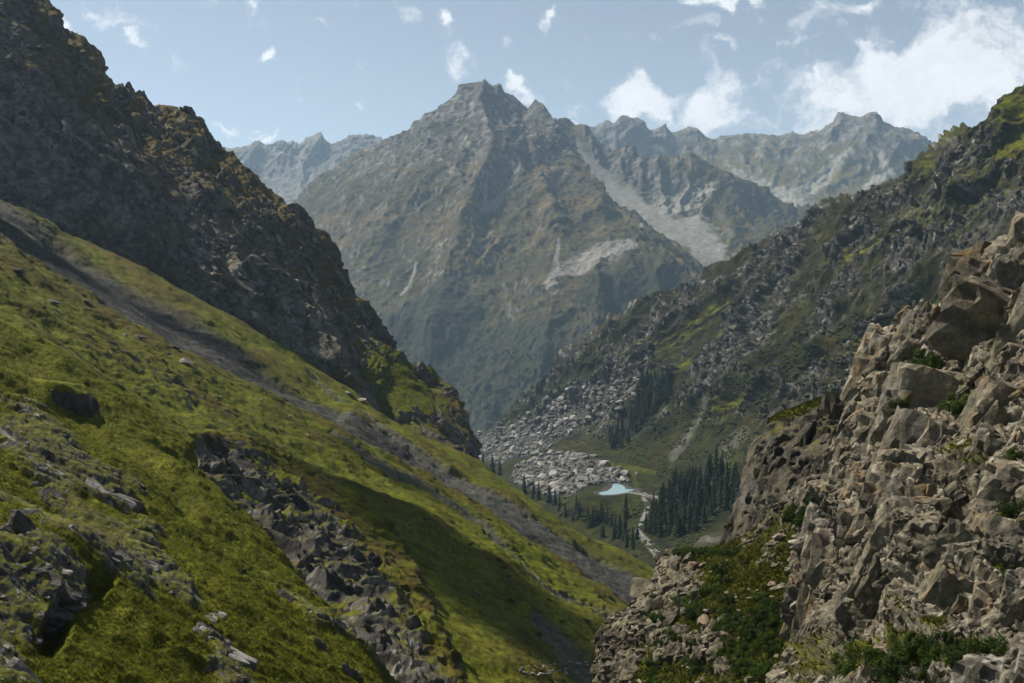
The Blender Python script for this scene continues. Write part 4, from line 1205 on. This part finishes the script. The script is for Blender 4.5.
M_stone = simple_mat('grey_stone', (.05, .047, .042), (.13, .122, .108), 1.3, .7)
M_stone_l = simple_mat('pale_stone', (.10, .095, .087), (.235, .225, .205), .45, .6)
M_stone_w = simple_mat('warm_stone', (.085, .072, .053), (.19, .16, .118), 1.5, .8)
M_stone_o = simple_mat('ochre_stone', (.12, .085, .058), (.23, .18, .128), 2, .6)
STONES = [stone(3, 40 + k) for k in range(6)]
SMES = {}


def put_stone(name, land_map, px, py, wpx, mat, label, group=None, sink=.25, size=None, cat='boulder', flat=None, sub=None):
    L, i = land_map.get(px, py)
    if L is None: return None
    p = L.P[i]; s = (wpx * p[1] / F) / 2 if size is None else size
    k = random.randrange(6)
    key = (k, mat.name)
    if key not in SMES:
        o = mesh_object(name, STONES[k][0], STONES[k][1], mat, smooth=False); SMES[key] = o.data
    else:
        o = link(bpy.data.objects.new(name, SMES[key]))
    o.scale = (s, s * random.uniform(.8, 1.15), s * (flat or random.uniform(.75, 1.1)))
    o.rotation_euler = (random.uniform(-.35, .35), random.uniform(-.35, .35), random.uniform(0, 6.28))
    nrm = L.N[i]
    o.location = p + np.array([0, 0, s * .35]) * (1 - sink)
    tag(o, label, cat, group)
    return o


# the grey rockslide: the 230 largest blocks are things, the rest one mass
sl = np.nonzero((RIDGE.slide > .12 + .4 * rng.random(len(RIDGE.slide))) & (RIDGE.qx > 466) & (RIDGE.qx < 640) & (RIDGE.qy > 375) & (RIDGE.qy < 500))[0]
cell = {}
for i in sl:
    cell.setdefault((int(RIDGE.qx[i]), int(RIDGE.qy[i])), i)
cells = list(cell.values()); random.shuffle(cells)
sizes = sorted([1.9 * (1 - random.random()) ** -.52 for _ in range(min(len(cells), 4200))], reverse=True)
acc, fac, b0, n_big = [], [], 0, 0
mid_v, mid_f = ICO[1]
for i, s in zip(cells, sizes):
    s = min(s, 10.5) * .62
    p = RIDGE.P[i]
    if s >= sizes[230] * .62 and n_big < 230:
        n_big += 1
        upper_f = RIDGE.qy[i] < 452
        put_stone('boulder', MAP_R, RIDGE.qx[i], RIDGE.qy[i], 0, M_stone_l if random.random() < .7 else M_stone,
                  'angular grey boulder among the blocks of the long upper rockslide' if upper_f else 'angular grey boulder among the blocks of the rockslide by the lake',
                  'boulders of the upper rockslide' if upper_f else 'boulders of the rockslide by the lake', size=s)
    else:
        k = random.randrange(6)
        v = mid_v * (np.array([1, .8, .7]) * s) * (1 + .35 * (np.random.default_rng(int(i)).random((len(mid_v), 1)) - .5))
        a = random.uniform(0, 6.28); ca, sa = math.cos(a), math.sin(a)
        v = v @ np.array([[ca, sa, 0], [-sa, ca, 0], [0, 0, 1]])
        acc.append(v + p + np.array([0, 0, s * .3])); fac.append(mid_f + b0); b0 += len(v)
o = mesh_object('rubble', np.concatenate(acc), np.concatenate(fac), simple_mat('rubble_stone', (.04, .038, .034), (.23, .22, .20), .22, .2), smooth=False)
tag(o, 'grey angular rubble filling the rockslide above the lake', 'rubble', None, 'stuff')
put_stone('boulder', MAP_R, 587, 401, 11, M_stone_l, 'largest pale boulder standing alone at the top edge of the rockslide', flat=1.1)
put_stone('boulder', MAP_R, 621, 480, 6, M_stone_l, 'pale boulder on the lake shore at the end of the rockslide', flat=.9)
put_stone('boulder', MAP_R, 595, 468, 5, M_stone_l, 'pale boulder on the small green meadow above the lake')
put_stone('boulder', MAP_R, 637, 474, 5, M_stone_l, 'pale boulder on the meadow right of the lake, beside the grove')

# stones lying on the grass slope
for (x, y, w, lab) in ((18, 273, 13, 'dark slab of rock lying in the grass high on the left below the scree'), (55, 304, 14, 'long dark rock slab lying on the grass above the knob'),
                       (176, 349, 11, 'pale flat rock at the lower rim of the scree run'), (140, 338, 12, 'grey rock on the grass just below the scree run'),
                       (186, 363, 14, 'dark jagged rock at the rim of the scree, beside a pale flat one'), (88, 303, 10, 'small grey rock alone on the grass left of the scree run'),
                       (465, 481, 7, 'round dark boulder at the upper edge of the scree run near the skyline'), (350, 395, 9, 'pale block at the foot of the dark cliff, on the skyline of the grass'),
                       (362, 401, 10, 'wide pale block at the lower end of the dark cliff buttress')):
    put_stone('rock', MAP_L, x, y, w, M_stone_l if 'pale' in lab else M_stone, lab, flat=.5, cat='rock')
for k in range(60):
    t = random.random() ** .8
    x = 20 + 330 * t + random.gauss(0, 18); y = np.interp(x, [0, 120, 200, 280, 380], [262, 322, 372, 418, 470]) + abs(random.gauss(0, 26)) - 8
    put_stone('rock', MAP_L, x, y, random.uniform(2, 6) * (1.2 - .5 * t), random.choice((M_stone, M_stone_l, M_stone)), 'small grey rock scattered on the grass below the scree run', 'rocks scattered below the scree run', flat=.55, cat='rock')
for k in range(60):
    t = random.random()
    x = 520 + 70 * t; y = 672 + random.uniform(-6, 5) - (4 * t)
    put_stone('rock', MAP_L, x, y, random.uniform(2, 6), random.choice((M_stone_l, M_stone)), 'pale stone in the stream bed at the foot of the grass slope', 'stones of the stream bed below the grass slope', flat=.6, cat='rock')

# the rock knob with the turf cap, on the near spur
L, i = MAP_L.get(56, 392, SPUR)
p = L.P[i]; d = p[1]
V, Q = stone(5, 78, 9, .03, 1.0)
V[:, 2] = np.minimum(V[:, 2], .52 + .10 * V[:, 0] - .12 * V[:, 1])
fa, _, _ = facets(V * np.array([1, 1, .4]) + 3, .42, 81, .8, .5); fb, _, _ = facets(V * np.array([1, 1, .5]) + 3, .16, 82, .8, .5)
side = sstep(.5, .3, V[:, 2])
V = V * (1 + (.5 * fa + .5 * fb) * (.25 + .75 * side))[:, None]
w = 30 * d / F
kn = empty('rock_outcrop', p + np.array([0, w * .55, -w * .62]), 'dark blocky rock knob with a grassy top jutting from the slope', 'rock')
kn.rotation_euler = (0, math.radians(14), 0)
body = V * np.array([w, w * 1.2, w * 1.15]) * 1.05 + np.array([0, 0, w * .22])
mesh_object('rock_face', body, Q, simple_mat('dark_rock', (.035, .032, .028), (.085, .078, .068), .8, .8), parent=kn)
keep = (V[:, 2] > .40)[Q].all(1)
used = np.unique(Q[keep]); rm = np.full(len(V), -1); rm[used] = np.arange(len(used))
cv = body[used] + np.array([0, 0, .15]) + (.22 * fbm(body[used] / .9, 4, 5))[:, None] * np.array([.3, .3, 1])
mesh_object('turf_cap', cv, rm[Q[keep]], simple_mat('turf', tuple(np.array(GRASS) * .6), tuple(np.array(GRASS) * 1.05), .9, .6), parent=kn)

# broken blocks on the lower outcrop of the right side
for (x, y, w, lab, mt) in ((692, 568, 15, 'large pale cube-like block on top of the lower outcrop', M_stone_o), (702, 566, 8, 'smaller pale block against the right side of the large one', M_stone_o), (648, 594, 11, 'pale rounded block at the left rim of the lower outcrop', M_stone_o),
                       (640, 606, 13, 'warm grey block below the pale rounded one at the rim', M_stone_w), (632, 613, 9, 'brown block at the steep left corner of the outcrop', M_stone_w), (704, 622, 17, 'pale tilted slab in the shrubs below the outcrop', M_stone_o),
                       (780, 540, 15, 'pale leaning slab at the foot of the dark wall', M_stone_o), (655, 662, 9, 'pale stone low on the rocky corner of the hollow', M_stone_l), (706, 612, 6, 'small pale stone among the shrubs below the outcrop', M_stone_l), (823, 668, 24, 'grey rounded boulder at the foot of the big rock wall', M_stone_w),
                       (727, 561, 6, 'small pale stone on the green ledge', M_stone_o), (780, 590, 18, 'dark boulder half hidden by shrubs in the hollow', M_stone_w)):
    put_stone('boulder', MAP_C, x, y, w, mt, lab, flat=.8)
for k in range(110):
    x = random.uniform(604, 790); y = random.uniform(572, 690)
    if x < np.interp(y, [572, 600, 640, 690], [660, 645, 606, 600]): continue
    L, i = MAP_C.get(x, y)
    if L is not HOLLOW: continue
    put_stone('rock', MAP_C, x, y, random.uniform(3, 9), random.choice((M_stone_w, M_stone_o, M_stone_w)), 'brownish broken rock among the grass of the overgrown hollow', 'broken rocks of the overgrown hollow', flat=.7, cat='rock')

# ---------------------------------------------------------------- shrubs
M_leaf = leaf_mat('shrub_leaves', (.022, .040, .007), (.052, .082, .012), 1.4, .3)
M_leaf_d = leaf_mat('juniper_leaves', (.014, .026, .008), (.034, .052, .012), 1.4, .2)
M_twig = simple_mat('twigs', (.05, .035, .025), (.09, .065, .045), 8, .3)


def shrub_mesh(seed, n, leaf, upright):
    r = np.random.default_rng(seed)
    cl = r.normal(size=(9, 3)) * np.array([.45, .45, .18]) + np.array([0, 0, .45])
    cs = r.uniform(.2, .42, 9)
    k = r.integers(0, 9, n)
    dirs = r.normal(size=(n, 3)); dirs /= np.linalg.norm(dirs, axis=1)[:, None]
    rad = r.uniform(.35, 1.0, n) ** .5
    C = cl[k] + dirs * (cs[k] * rad)[:, None] * np.array([1, 1, .85 + .5 * upright])
    C[:, 2] = np.abs(C[:, 2])
    a = r.normal(size=(n, 3)); a[:, 2] += upright * 1.5; a /= np.linalg.norm(a, axis=1)[:, None]
    b = np.cross(a, dirs + .01); b /= np.linalg.norm(b, axis=1)[:, None] + 1e-9
    ln = leaf * r.uniform(.7, 1.5, n)[:, None]
    V = np.stack([C - a * ln, C + b * ln * .45, C + a * ln, C - b * ln * .45], 1).reshape(-1, 3)
    Q = np.arange(n * 4).reshape(n, 4)
    S, SQ = [], []
    for j in range(9):
        e = cl[j] * np.array([1, 1, 1.0]); w = .018
        b0 = len(S)
        for (q, ww) in ((np.array([0, 0, -.12]), w * 1.6), (e * .5 + np.array([0, 0, .02]), w), (e, w * .5)):
            for t in range(4):
                S.append(q + np.array([math.cos(t * 1.57) * ww, math.sin(t * 1.57) * ww, 0]))
        for m in range(2):
            for t in range(4):
                SQ.append((b0 + m * 4 + t, b0 + m * 4 + (t + 1) % 4, b0 + m * 4 + 4 + (t + 1) % 4, b0 + m * 4 + 4 + t))
    return V, Q, S, SQ


SHR = []
for k in range(8):
    V, Q, S, SQ = shrub_mesh(500 + k, 2200 if k < 6 else 700, .055 if k < 6 else .09, (k % 3) * .4)
    e = bpy.data.objects.new('shrub', None); link(e); e.empty_display_size = .5
    SHR.append([e, mesh_object('stem', S, SQ, M_twig, parent=e), mesh_object('foliage', V, Q, M_leaf if k % 2 == 0 else M_leaf_d, parent=e, smooth=False), False])


def shrub(mp, px, py, wpx, label, group=None, kinds=(0, 1, 2, 3, 4, 5), flat=1.0, only=None):
    L, i = mp.get(px, py, only)
    if L is None: return
    p = L.P[i]; s = wpx * p[1] / F / 1.7
    pr = SHR[random.choice(kinds)]
    if not pr[3]:
        pr[3] = True; e = pr[0]
    else:
        e = pr[0].copy(); link(e)
        for ch in (pr[1], pr[2]):
            q = ch.copy(); q.parent = e; link(q)
    e.location = p - np.array([0, 0, .08 * s]) + (L.N[i] * .45 * s if L is CRAG else 0); e.scale = (s, s, s * flat * random.uniform(.8, 1.15)); e.rotation_euler = (random.uniform(-.2, .2), random.uniform(-.2, .2), random.uniform(0, 6.28))
    tag(e, label, 'shrub', group)


G1 = (0, 2, 4); G2 = (1, 3, 5)
for (x, y, w, lab, kd) in ((834, 486, 24, 'dark round juniper in the cleft left of the big crag', G2), (828, 500, 34, 'broad dark green shrub on the ledge under the round juniper', G2), (812, 508, 30, 'spreading green shrub at the left end of the ledge', G1), (843, 498, 24, 'green shrub pressed against the rock face right of the broad one', G1),
                       (800, 516, 20, 'small bright shrub hanging over the rim of the big rock wall', G1), (925, 366, 34, 'large green shrub high on the sunlit crag', G1), (938, 372, 24, 'lower green shrub joining the large one high on the crag', G1), (912, 380, 20, 'small green shrub left under the large one on the crag', G1),
                       (970, 398, 30, 'wide green shrub in the hollow of the crag near the right edge', G1), (960, 412, 18, 'small green shrub below the wide one on the crag', G1), (1002, 330, 16, 'narrow green shrub in a crack of the upper crag', G1), (998, 318, 14, 'small green tuft-like shrub above the narrow one', G1),
                       (900, 405, 20, 'low green shrub on the slanting ledge of the crag', G1), (884, 412, 16, 'small low shrub at the left end of the slanting ledge', G1), (1015, 575, 28, 'dark green shrub at the right edge beside white rock', G2), (1008, 510, 26, 'dark shrub in the shade below the crag hollow', G2), (1018, 522, 24, 'dark shrub at the very right edge of the crag', G2),
                       (870, 655, 36, 'bright green shrub at the foot of the crag, left of the spiky ones', G1), (850, 668, 30, 'bright low shrub between the boulder and the crag foot', G1), (1012, 455, 18, 'yellow-green shrub on the crag above the dark ones', G1)):
    shrub(MAP_C, x, y + w * .3, w, lab, None, kd)
for k in range(26):
    x = random.uniform(888, 990); y = random.uniform(648, 690)
    shrub(MAP_C, x, y, random.uniform(20, 34), 'spiky dark green shrub in the thicket at the foot of the crag', 'shrubs of the thicket below the crag', (1, 2, 5), 1.2)
k = 0
while k < 120:
    x = random.uniform(640, 800); y = random.uniform(556, 695)
    den = math.exp(-((x - 765) / 36) ** 2 - ((y - 640) / 50) ** 2) + .8 * math.exp(-((x - 700) / 30) ** 2 - ((y - 600) / 30) ** 2) + .25
    if random.random() > den: continue
    k += 1
    shrub(MAP_C, x, y, random.uniform(9, 22), 'green shrub in the overgrown hollow below the dark wall', 'shrubs of the overgrown hollow', (0, 1, 2, 3, 4, 5), .9, HOLLOW)
for k in range(40):
    x = random.uniform(676, 738); y = 551 + random.uniform(-1, 6)
    shrub(MAP_C, x, y, random.uniform(7, 12), 'low dark shrub on the flat green ledge of the outcrop', 'shrubs on the green ledge', (0, 1, 3), .8, HOLLOW)
for (x, y, w) in ((545, 562, 7), (504, 568, 5), (512, 603, 8), (540, 635, 7), (562, 622, 6), (490, 520, 6), (500, 562, 6), (508, 577, 5), (521, 558, 5), (470, 545, 5), (455, 540, 4), (425, 520, 4), (587, 622, 7), (575, 585, 5), (585, 600, 5), (549, 600, 5), (530, 545, 5), (447, 536, 5), (620, 560, 5), (636, 556, 6), (600, 545, 4), (612, 600, 7), (600, 598, 6), (470, 500, 4), (550, 582, 5)):
    shrub(MAP_L, x, y, w * 1.25, 'small dark juniper cushion dotted on the shaded grass slope', 'juniper cushions on the grass slope', (6, 7), .7)
for (x, y, w, lab) in ((200, 560, 10, 'dark green bush alone in the grass of the near spur'), (245, 573, 16, 'bigger dark bush on the near spur below the ravine rim'), (233, 510, 10, 'round bush beside pale rocks at the ravine rim'), (134, 678, 16, 'grey-green bush at the bottom edge of the photo')):
    shrub(MAP_L, x, y, w, lab, None, G2, .8)
for pr in SHR:
    if not pr[3]:
        for o in pr[:3]: bpy.data.objects.remove(o)

# valley-floor scrub: one mass of low bushes
acc, fac, n = [], [], 0
bv, bf = ICO[1]
FLOOR = [(540, 505), (600, 497), (640, 500), (660, 470), (600, 455), (640, 440), (700, 440), (760, 450), (740, 480), (700, 540), (668, 560), (640, 545), (600, 530)]
HILL = [(580, 455), (650, 425), (700, 380), (800, 330), (900, 300), (880, 380), (780, 470), (700, 480), (640, 470)]
for k in range(7500):
    x, y = rand_in(FLOOR if k % 2 else HILL)
    L, i = MAP_R.get(x, y)
    if L is None or (perlin(np.array([[x / 14., y / 9., .3]]))[0] < -.05): continue
    s = random.uniform(.7, 2.4)
    if np.hypot(L.P[i][0] - lc[0], L.P[i][1] - lc[1]) < 60: continue
    v = bv * np.array([1.1, 1.1, .7]) * s * (1 + .5 * (rng.random((len(bv), 1)) - .5)) + L.P[i]
    acc.append(v); fac.append(bf + n); n += len(bv)
o = mesh_object('scrub', np.concatenate(acc), np.concatenate(fac), simple_mat('scrub_leaves', (.014, .018, .006), (.030, .036, .010), .5, .3), smooth=False)
tag(o, 'low green scrub covering the valley floor around the stream', 'scrub', None, 'stuff')

# ---------------------------------------------------------------- grass tufts
M_blade = leaf_mat('grass_blades', tuple(np.array(GRASS) * .75), tuple(np.array(GRASS) * 1.3), .25, .35)


def tufts(L, n, ok, h0, h1, seed, name, label):
    r = np.random.default_rng(seed)
    vis = np.nonzero(ok & (L.qx > -30) & (L.qx < 1054) & (L.qy < 720) & (L.N[:, 2] > .35))[0]
    ids = r.choice(vis, n)
    nu = L.shape[1]
    ids = ids[ids + 1 + nu < len(L.P)]
    a, b = r.random((2, len(ids), 1))
    P = L.P[ids] * (1 - a - b * (1 - a)) + L.P[ids + 1] * a + L.P[ids + nu] * b * (1 - a)
    m = len(ids)
    V = []
    for k in range(4):
        an = r.uniform(0, 6.28, m); ln = r.uniform(h0, h1, m); le = r.uniform(.15, .7, m)
        D = np.stack([np.cos(an), np.sin(an), 0 * an], 1); S = np.stack([-np.sin(an), np.cos(an), 0 * an], 1)
        w_ = (ln * .16)[:, None]
        base = P + D * (.25 * ln)[:, None] * r.random((m, 1)) - np.array([0, 0, .04])
        tip = base + D * (le * ln)[:, None] + np.array([0, 0, 1.]) * (ln * .8)[:, None]
        V.append(np.stack([base - S * w_, base + S * w_, tip], 1))
    V = np.stack(V, 1).reshape(-1, 3)
    o = mesh_object(name, V, np.arange(len(V)).reshape(-1, 3), M_blade, smooth=False)
    tag(o, label, 'grass', None, 'stuff')


tufts(SPUR, 60000, (SPUR.rk < .6) & (SPUR.v > .8) & (SPUR.v < 5.2), .12, .36, 1, 'grass', 'tufted yellow-green grass on the near spur')
M_blade = leaf_mat('dark_grass_blades', tuple(np.array(GRASS_D) * .7), tuple(np.array(GRASS) * .7), .25, .3)  # darker green blades for the hollow, crag ledges and wall turf
tufts(HOLLOW, 16000, (HOLLOW.rk < .7) & (HOLLOW.v < 6), .15, .5, 2, 'grass', 'long green grass in the overgrown hollow')
tufts(CRAG, 9000, (CRAG.grass > .4) & (CRAG.v < 8), .1, .35, 3, 'grass', 'short green grass on the ledges of the crag')
tufts(WALL, 7000, (WALL.v > 4.3) & (WALL.v < 5.2), .12, .4, 4, 'grass', 'sunlit turf on top of the dark wall')


# ---------------------------------------------------------------- clouds added out of view to lay shadows on the slopes
SUN_EL, SUN_AZ = 51.0, 298.0     # degrees; azimuth clockwise from +Y
_el, _az = math.radians(SUN_EL), math.radians(SUN_AZ)
SDIR = np.array([math.sin(_az) * math.cos(_el), math.cos(_az) * math.cos(_el), math.sin(_el)])
M_shade_cloud, _nt, _b = new_mat('shade_cloud_white'); _b.inputs['Base Color'].default_value = (.85, .85, .85, 1)


def shade_cloud(mp, pts, height, seed):
    """flat blobs added out of view, towards the sun, to shade these places; pts = (px, py, radius in metres)"""
    acc, fac, n = [], [], 0
    r = np.random.default_rng(seed)
    v0, f0 = ICO[4]
    for (x, y, rad) in pts:
        L, i = mp.get(x, y)
        if L is None: continue
        t = (height - L.P[i][2]) / SDIR[2]
        c = L.P[i] + SDIR * t
        v = v0 * np.array([rad, rad, rad * .55])
        v = v * (1 + .35 * fbm(v / rad * 1.7 + r.random(3) * 9, 5, seed))[:, None] + c
        acc.append(v); fac.append(f0 + n); n += len(v)
    o = mesh_object('shade_cloud', np.concatenate(acc), np.concatenate(fac), M_shade_cloud)
    tag(o, 'added white clouds out of view, shading the grass slope', 'shade_cloud', None, 'stuff')


shade_cloud(MAP_L, [(-20, 215, 34), (60, 256, 30), (125, 296, 26), (190, 333, 20)], 1900, 3)
shade_cloud(MAP_L, [(420, 520, 24), (470, 575, 24), (510, 620, 22), (545, 655, 16), (400, 480, 16)], 1900, 4)


# ================================================================ light, sky, air
el, az = math.radians(SUN_EL), math.radians(SUN_AZ)
sdir = Vector((math.sin(az) * math.cos(el), math.cos(az) * math.cos(el), math.sin(el)))
sd_ = bpy.data.lights.new('sun', 'SUN'); sd_.energy = 5.0; sd_.angle = math.radians(.53); sd_.color = (1.0, .94, .84)
so = bpy.data.objects.new('sun', sd_); COL.objects.link(so)
so.rotation_euler = sdir.to_track_quat('Z', 'Y').to_euler(); so.location = (0, 0, 500)

wd = bpy.data.worlds.new('World'); SC.world = wd; wd.use_nodes = True
nt = wd.node_tree; N, Lk = nt.nodes.new, nt.links.new
bg = nt.nodes['Background']; bg.inputs['Strength'].default_value = .057
sky = N('ShaderNodeTexSky'); sky.sky_type = 'NISHITA'; sky.sun_disc = False
sky.sun_elevation = el; sky.sun_rotation = az; sky.altitude = 2500; sky.air_density = 1.0; sky.dust_density = 1.6; sky.ozone_density = 1.0
tc = N('ShaderNodeTexCoord')
DIR = tc.outputs['Generated']


def math_node(op, a, b=None, clamp=False):
    n = N('ShaderNodeMath'); n.operation = op; n.use_clamp = clamp
    for k, v in enumerate((a, b)):
        if v is None: continue
        if isinstance(v, (int, float)): n.inputs[k].default_value = v
        else: Lk(v, n.inputs[k])
    return n.outputs[0]


def dot(v, vec):
    n = N('ShaderNodeVectorMath'); n.operation = 'DOT_PRODUCT'
    Lk(v, n.inputs[0]); n.inputs[1].default_value = vec
    return n.outputs['Value']


# warp the direction a little so that cloud edges fray
wn = N('ShaderNodeTexNoise'); wn.inputs['Scale'].default_value = 16; wn.inputs['Detail'].default_value = 5; wn.inputs['Roughness'].default_value = .6
Lk(DIR, wn.inputs['Vector'])
sub = N('ShaderNodeVectorMath'); sub.operation = 'SUBTRACT'; Lk(wn.outputs['Color'], sub.inputs[0]); sub.inputs[1].default_value = (.5, .5, .5)
scl = N('ShaderNodeVectorMath'); scl.operation = 'SCALE'; Lk(sub.outputs[0], scl.inputs[0]); scl.inputs['Scale'].default_value = .10
add = N('ShaderNodeVectorMath'); add.operation = 'ADD'; Lk(DIR, add.inputs[0]); Lk(scl.outputs[0], add.inputs[1])
WD = add.outputs[0]
CLOUDS = [  # px, py, rx, ry, angle, strength: clouds at fixed bearings of the sky
    (925, 80, 120, 46, -14, 1.15), (990, 95, 80, 40, 0, .9), (870, 95, 60, 28, -20, .7), (905, 45, 60, 12, -25, .6),
    (712, 106, 44, 30, -8, 1.05), (640, 104, 36, 20, -12, 1.0), (765, 85, 34, 9, -18, .5), (520, 90, 17, 10, 20, .9),
    (815, 25, 26, 30, 25, .55), (735, 53, 15, 8, 35, .6), (670, 46, 10, 11, 10, .6), (712, 30, 18, 7, -15, .5), (725, 3, 34, 9, 0, .7), (860, 5, 26, 9, -8, .6),
    (548, 28, 9, 15, 30, .8), (466, 66, 15, 17, 25, .7), (445, 20, 12, 11, -45, .75), (505, 44, 7, 9, 0, .45), (400, 12, 16, 10, 30, .5),
    (272, 50, 10, 9, -30, .75), (317, 29, 11, 6, 15, .65), (252, 8, 18, 16, -40, .6), (230, 3, 18, 8, 10, .6), (120, 12, 26, 13, 20, .65), (137, 33, 13, 6, 20, .7), (52, 4, 24, 14, 15, .95),
    (373, 97, 10, 6, 15, .7), (302, 86, 8, 10, -20, .3), (224, 130, 14, 6, 10, .75), (262, 137, 14, 4, 0, .7), (580, 108, 12, 12, 0, .35), (-60, 40, 80, 30, 0, .8), (1150, 60, 120, 60, 0, .9),
]
total = None
cr_, ur_ = Vector((1, 0, 0)), Vector((0, SP, CP))
for (px_, py_, rx, ry, ang, st) in CLOUDS:
    d = Vector(world(px_, py_, 1.0)); d.normalize()
    right = Vector((d.y, -d.x, 0)).normalized(); up = right.cross(d).normalized()
    a = math.radians(-ang)
    e1 = (right * math.cos(a) + up * math.sin(a)) * (F / rx); e2 = (up * math.cos(a) - right * math.sin(a)) * (F / ry)
    # distance from the cloud's own centre, and only on its side of the sky
    u = math_node('SUBTRACT', dot(WD, e1), e1.dot(d)); v = math_node('SUBTRACT', dot(WD, e2), e2.dot(d))
    q = math_node('ADD', math_node('MULTIPLY', u, u), math_node('MULTIPLY', v, v))
    g = math_node('MULTIPLY', math_node('POWER', 2.718, math_node('MULTIPLY', q, -1.0)), st)
    total = g if total is None else math_node('MAXIMUM', total, g)
fwd = math_node('GREATER_THAN', dot(DIR, (0, 1, 0)), 0.0)
total = math_node('MULTIPLY', total, fwd)
cn = N('ShaderNodeTexNoise'); cn.inputs['Scale'].default_value = 26; cn.inputs['Detail'].default_value = 9; cn.inputs['Roughness'].default_value = .62
mp = N('ShaderNodeMapping'); mp.inputs['Scale'].default_value = (1, 1, 1.5); Lk(WD, mp.inputs['Vector']); Lk(mp.outputs[0], cn.inputs['Vector'])
dens = math_node('ADD', math_node('MULTIPLY', total, .85), math_node('MULTIPLY', math_node('SUBTRACT', cn.outputs['Fac'], .5), 1.5))
mr = N('ShaderNodeMapRange'); mr.interpolation_type = 'SMOOTHSTEP'
mr.inputs['From Min'].default_value = .16; mr.inputs['From Max'].default_value = .76; Lk(dens, mr.inputs['Value'])
# scattered clouds over the rest of the sky
cn2 = N('ShaderNodeTexNoise'); cn2.inputs['Scale'].default_value = 4; cn2.inputs['Detail'].default_value = 8; cn2.inputs['Roughness'].default_value = .6
Lk(DIR, cn2.inputs['Vector'])
mr2 = N('ShaderNodeMapRange'); mr2.interpolation_type = 'SMOOTHSTEP'; mr2.inputs['From Min'].default_value = .58; mr2.inputs['From Max'].default_value = .75
Lk(cn2.outputs['Fac'], mr2.inputs['Value'])
back = math_node('MULTIPLY', mr2.outputs[0], math_node('LESS_THAN', dot(DIR, (0, 1, 0)), .55))
cov = math_node('MULTIPLY', math_node('MAXIMUM', mr.outputs[0], back), .92)
mixn = N('ShaderNodeMix'); mixn.data_type = 'RGBA'
Lk(cov, mixn.inputs['Factor']); 
CLOUD_V = 10.2
sc2 = N('ShaderNodeMapRange'); sc2.inputs['From Min'].default_value = .3; sc2.inputs['From Max'].default_value = .75; sc2.inputs['To Min'].default_value = .86; sc2.inputs['To Max'].default_value = 1.04
Lk(cn.outputs['Fac'], sc2.inputs['Value'])
cc = N('ShaderNodeVectorMath'); cc.operation = 'SCALE'; cc.inputs[0].default_value = (CLOUD_V * .985, CLOUD_V * .99, CLOUD_V * 1.0); Lk(sc2.outputs[0], cc.inputs['Scale'])
hs = N('ShaderNodeHueSaturation'); hs.inputs['Saturation'].default_value = .6; hs.inputs['Hue'].default_value = .49; hs.inputs['Value'].default_value = 1.0
Lk(sky.outputs[0], hs.inputs['Color'])
Lk(hs.outputs[0], mixn.inputs['A']); Lk(cc.outputs[0], mixn.inputs['B'])
Lk(mixn.outputs['Result'], bg.inputs['Color'])

# air
if HAZE > 0:
    m = bpy.data.materials.new('air'); m.use_nodes = True
    nt2 = m.node_tree; nt2.nodes.clear()
    out = nt2.nodes.new('ShaderNodeOutputMaterial'); pv = nt2.nodes.new('ShaderNodeVolumePrincipled')
    pv.inputs['Color'].default_value = (.54, .77, 1.0, 1); pv.inputs['Density'].default_value = HAZE; pv.inputs['Anisotropy'].default_value = .25
    nt2.links.new(pv.outputs[0], out.inputs['Volume'])
    x0, x1, y0, y1, z0, z1 = -14100, 14100, -10100, 18100, -560, 1650
    V = [(x, y, z) for z in (z0, z1) for y in (y0, y1) for x in (x0, x1)]
    o = mesh_object('haze', V, [(0, 2, 3, 1), (4, 5, 7, 6), (0, 1, 5, 4), (2, 6, 7, 3), (0, 4, 6, 2), (1, 3, 7, 5)], m, smooth=False)
    o['kind'] = 'stuff'

SC.render.engine = 'CYCLES'
cy = SC.cycles
cy.use_denoising = True
try:
    cy.denoiser = 'OPENIMAGEDENOISE'
    cy.denoising_input_passes = 'RGB_ALBEDO_NORMAL'
    cy.denoising_prefilter = 'FAST'
except Exception:
    pass
cy.max_bounces = 5; cy.diffuse_bounces = 2; cy.volume_bounces = 1; cy.transmission_bounces = 3
cy.sample_clamp_indirect = 6
vs = SC.view_settings
vs.view_transform = 'Standard'; vs.look = 'None'; vs.gamma = 1; vs.exposure = EXPO; vs.use_curve_mapping = False
print('script', round(time.time() - T0, 1))
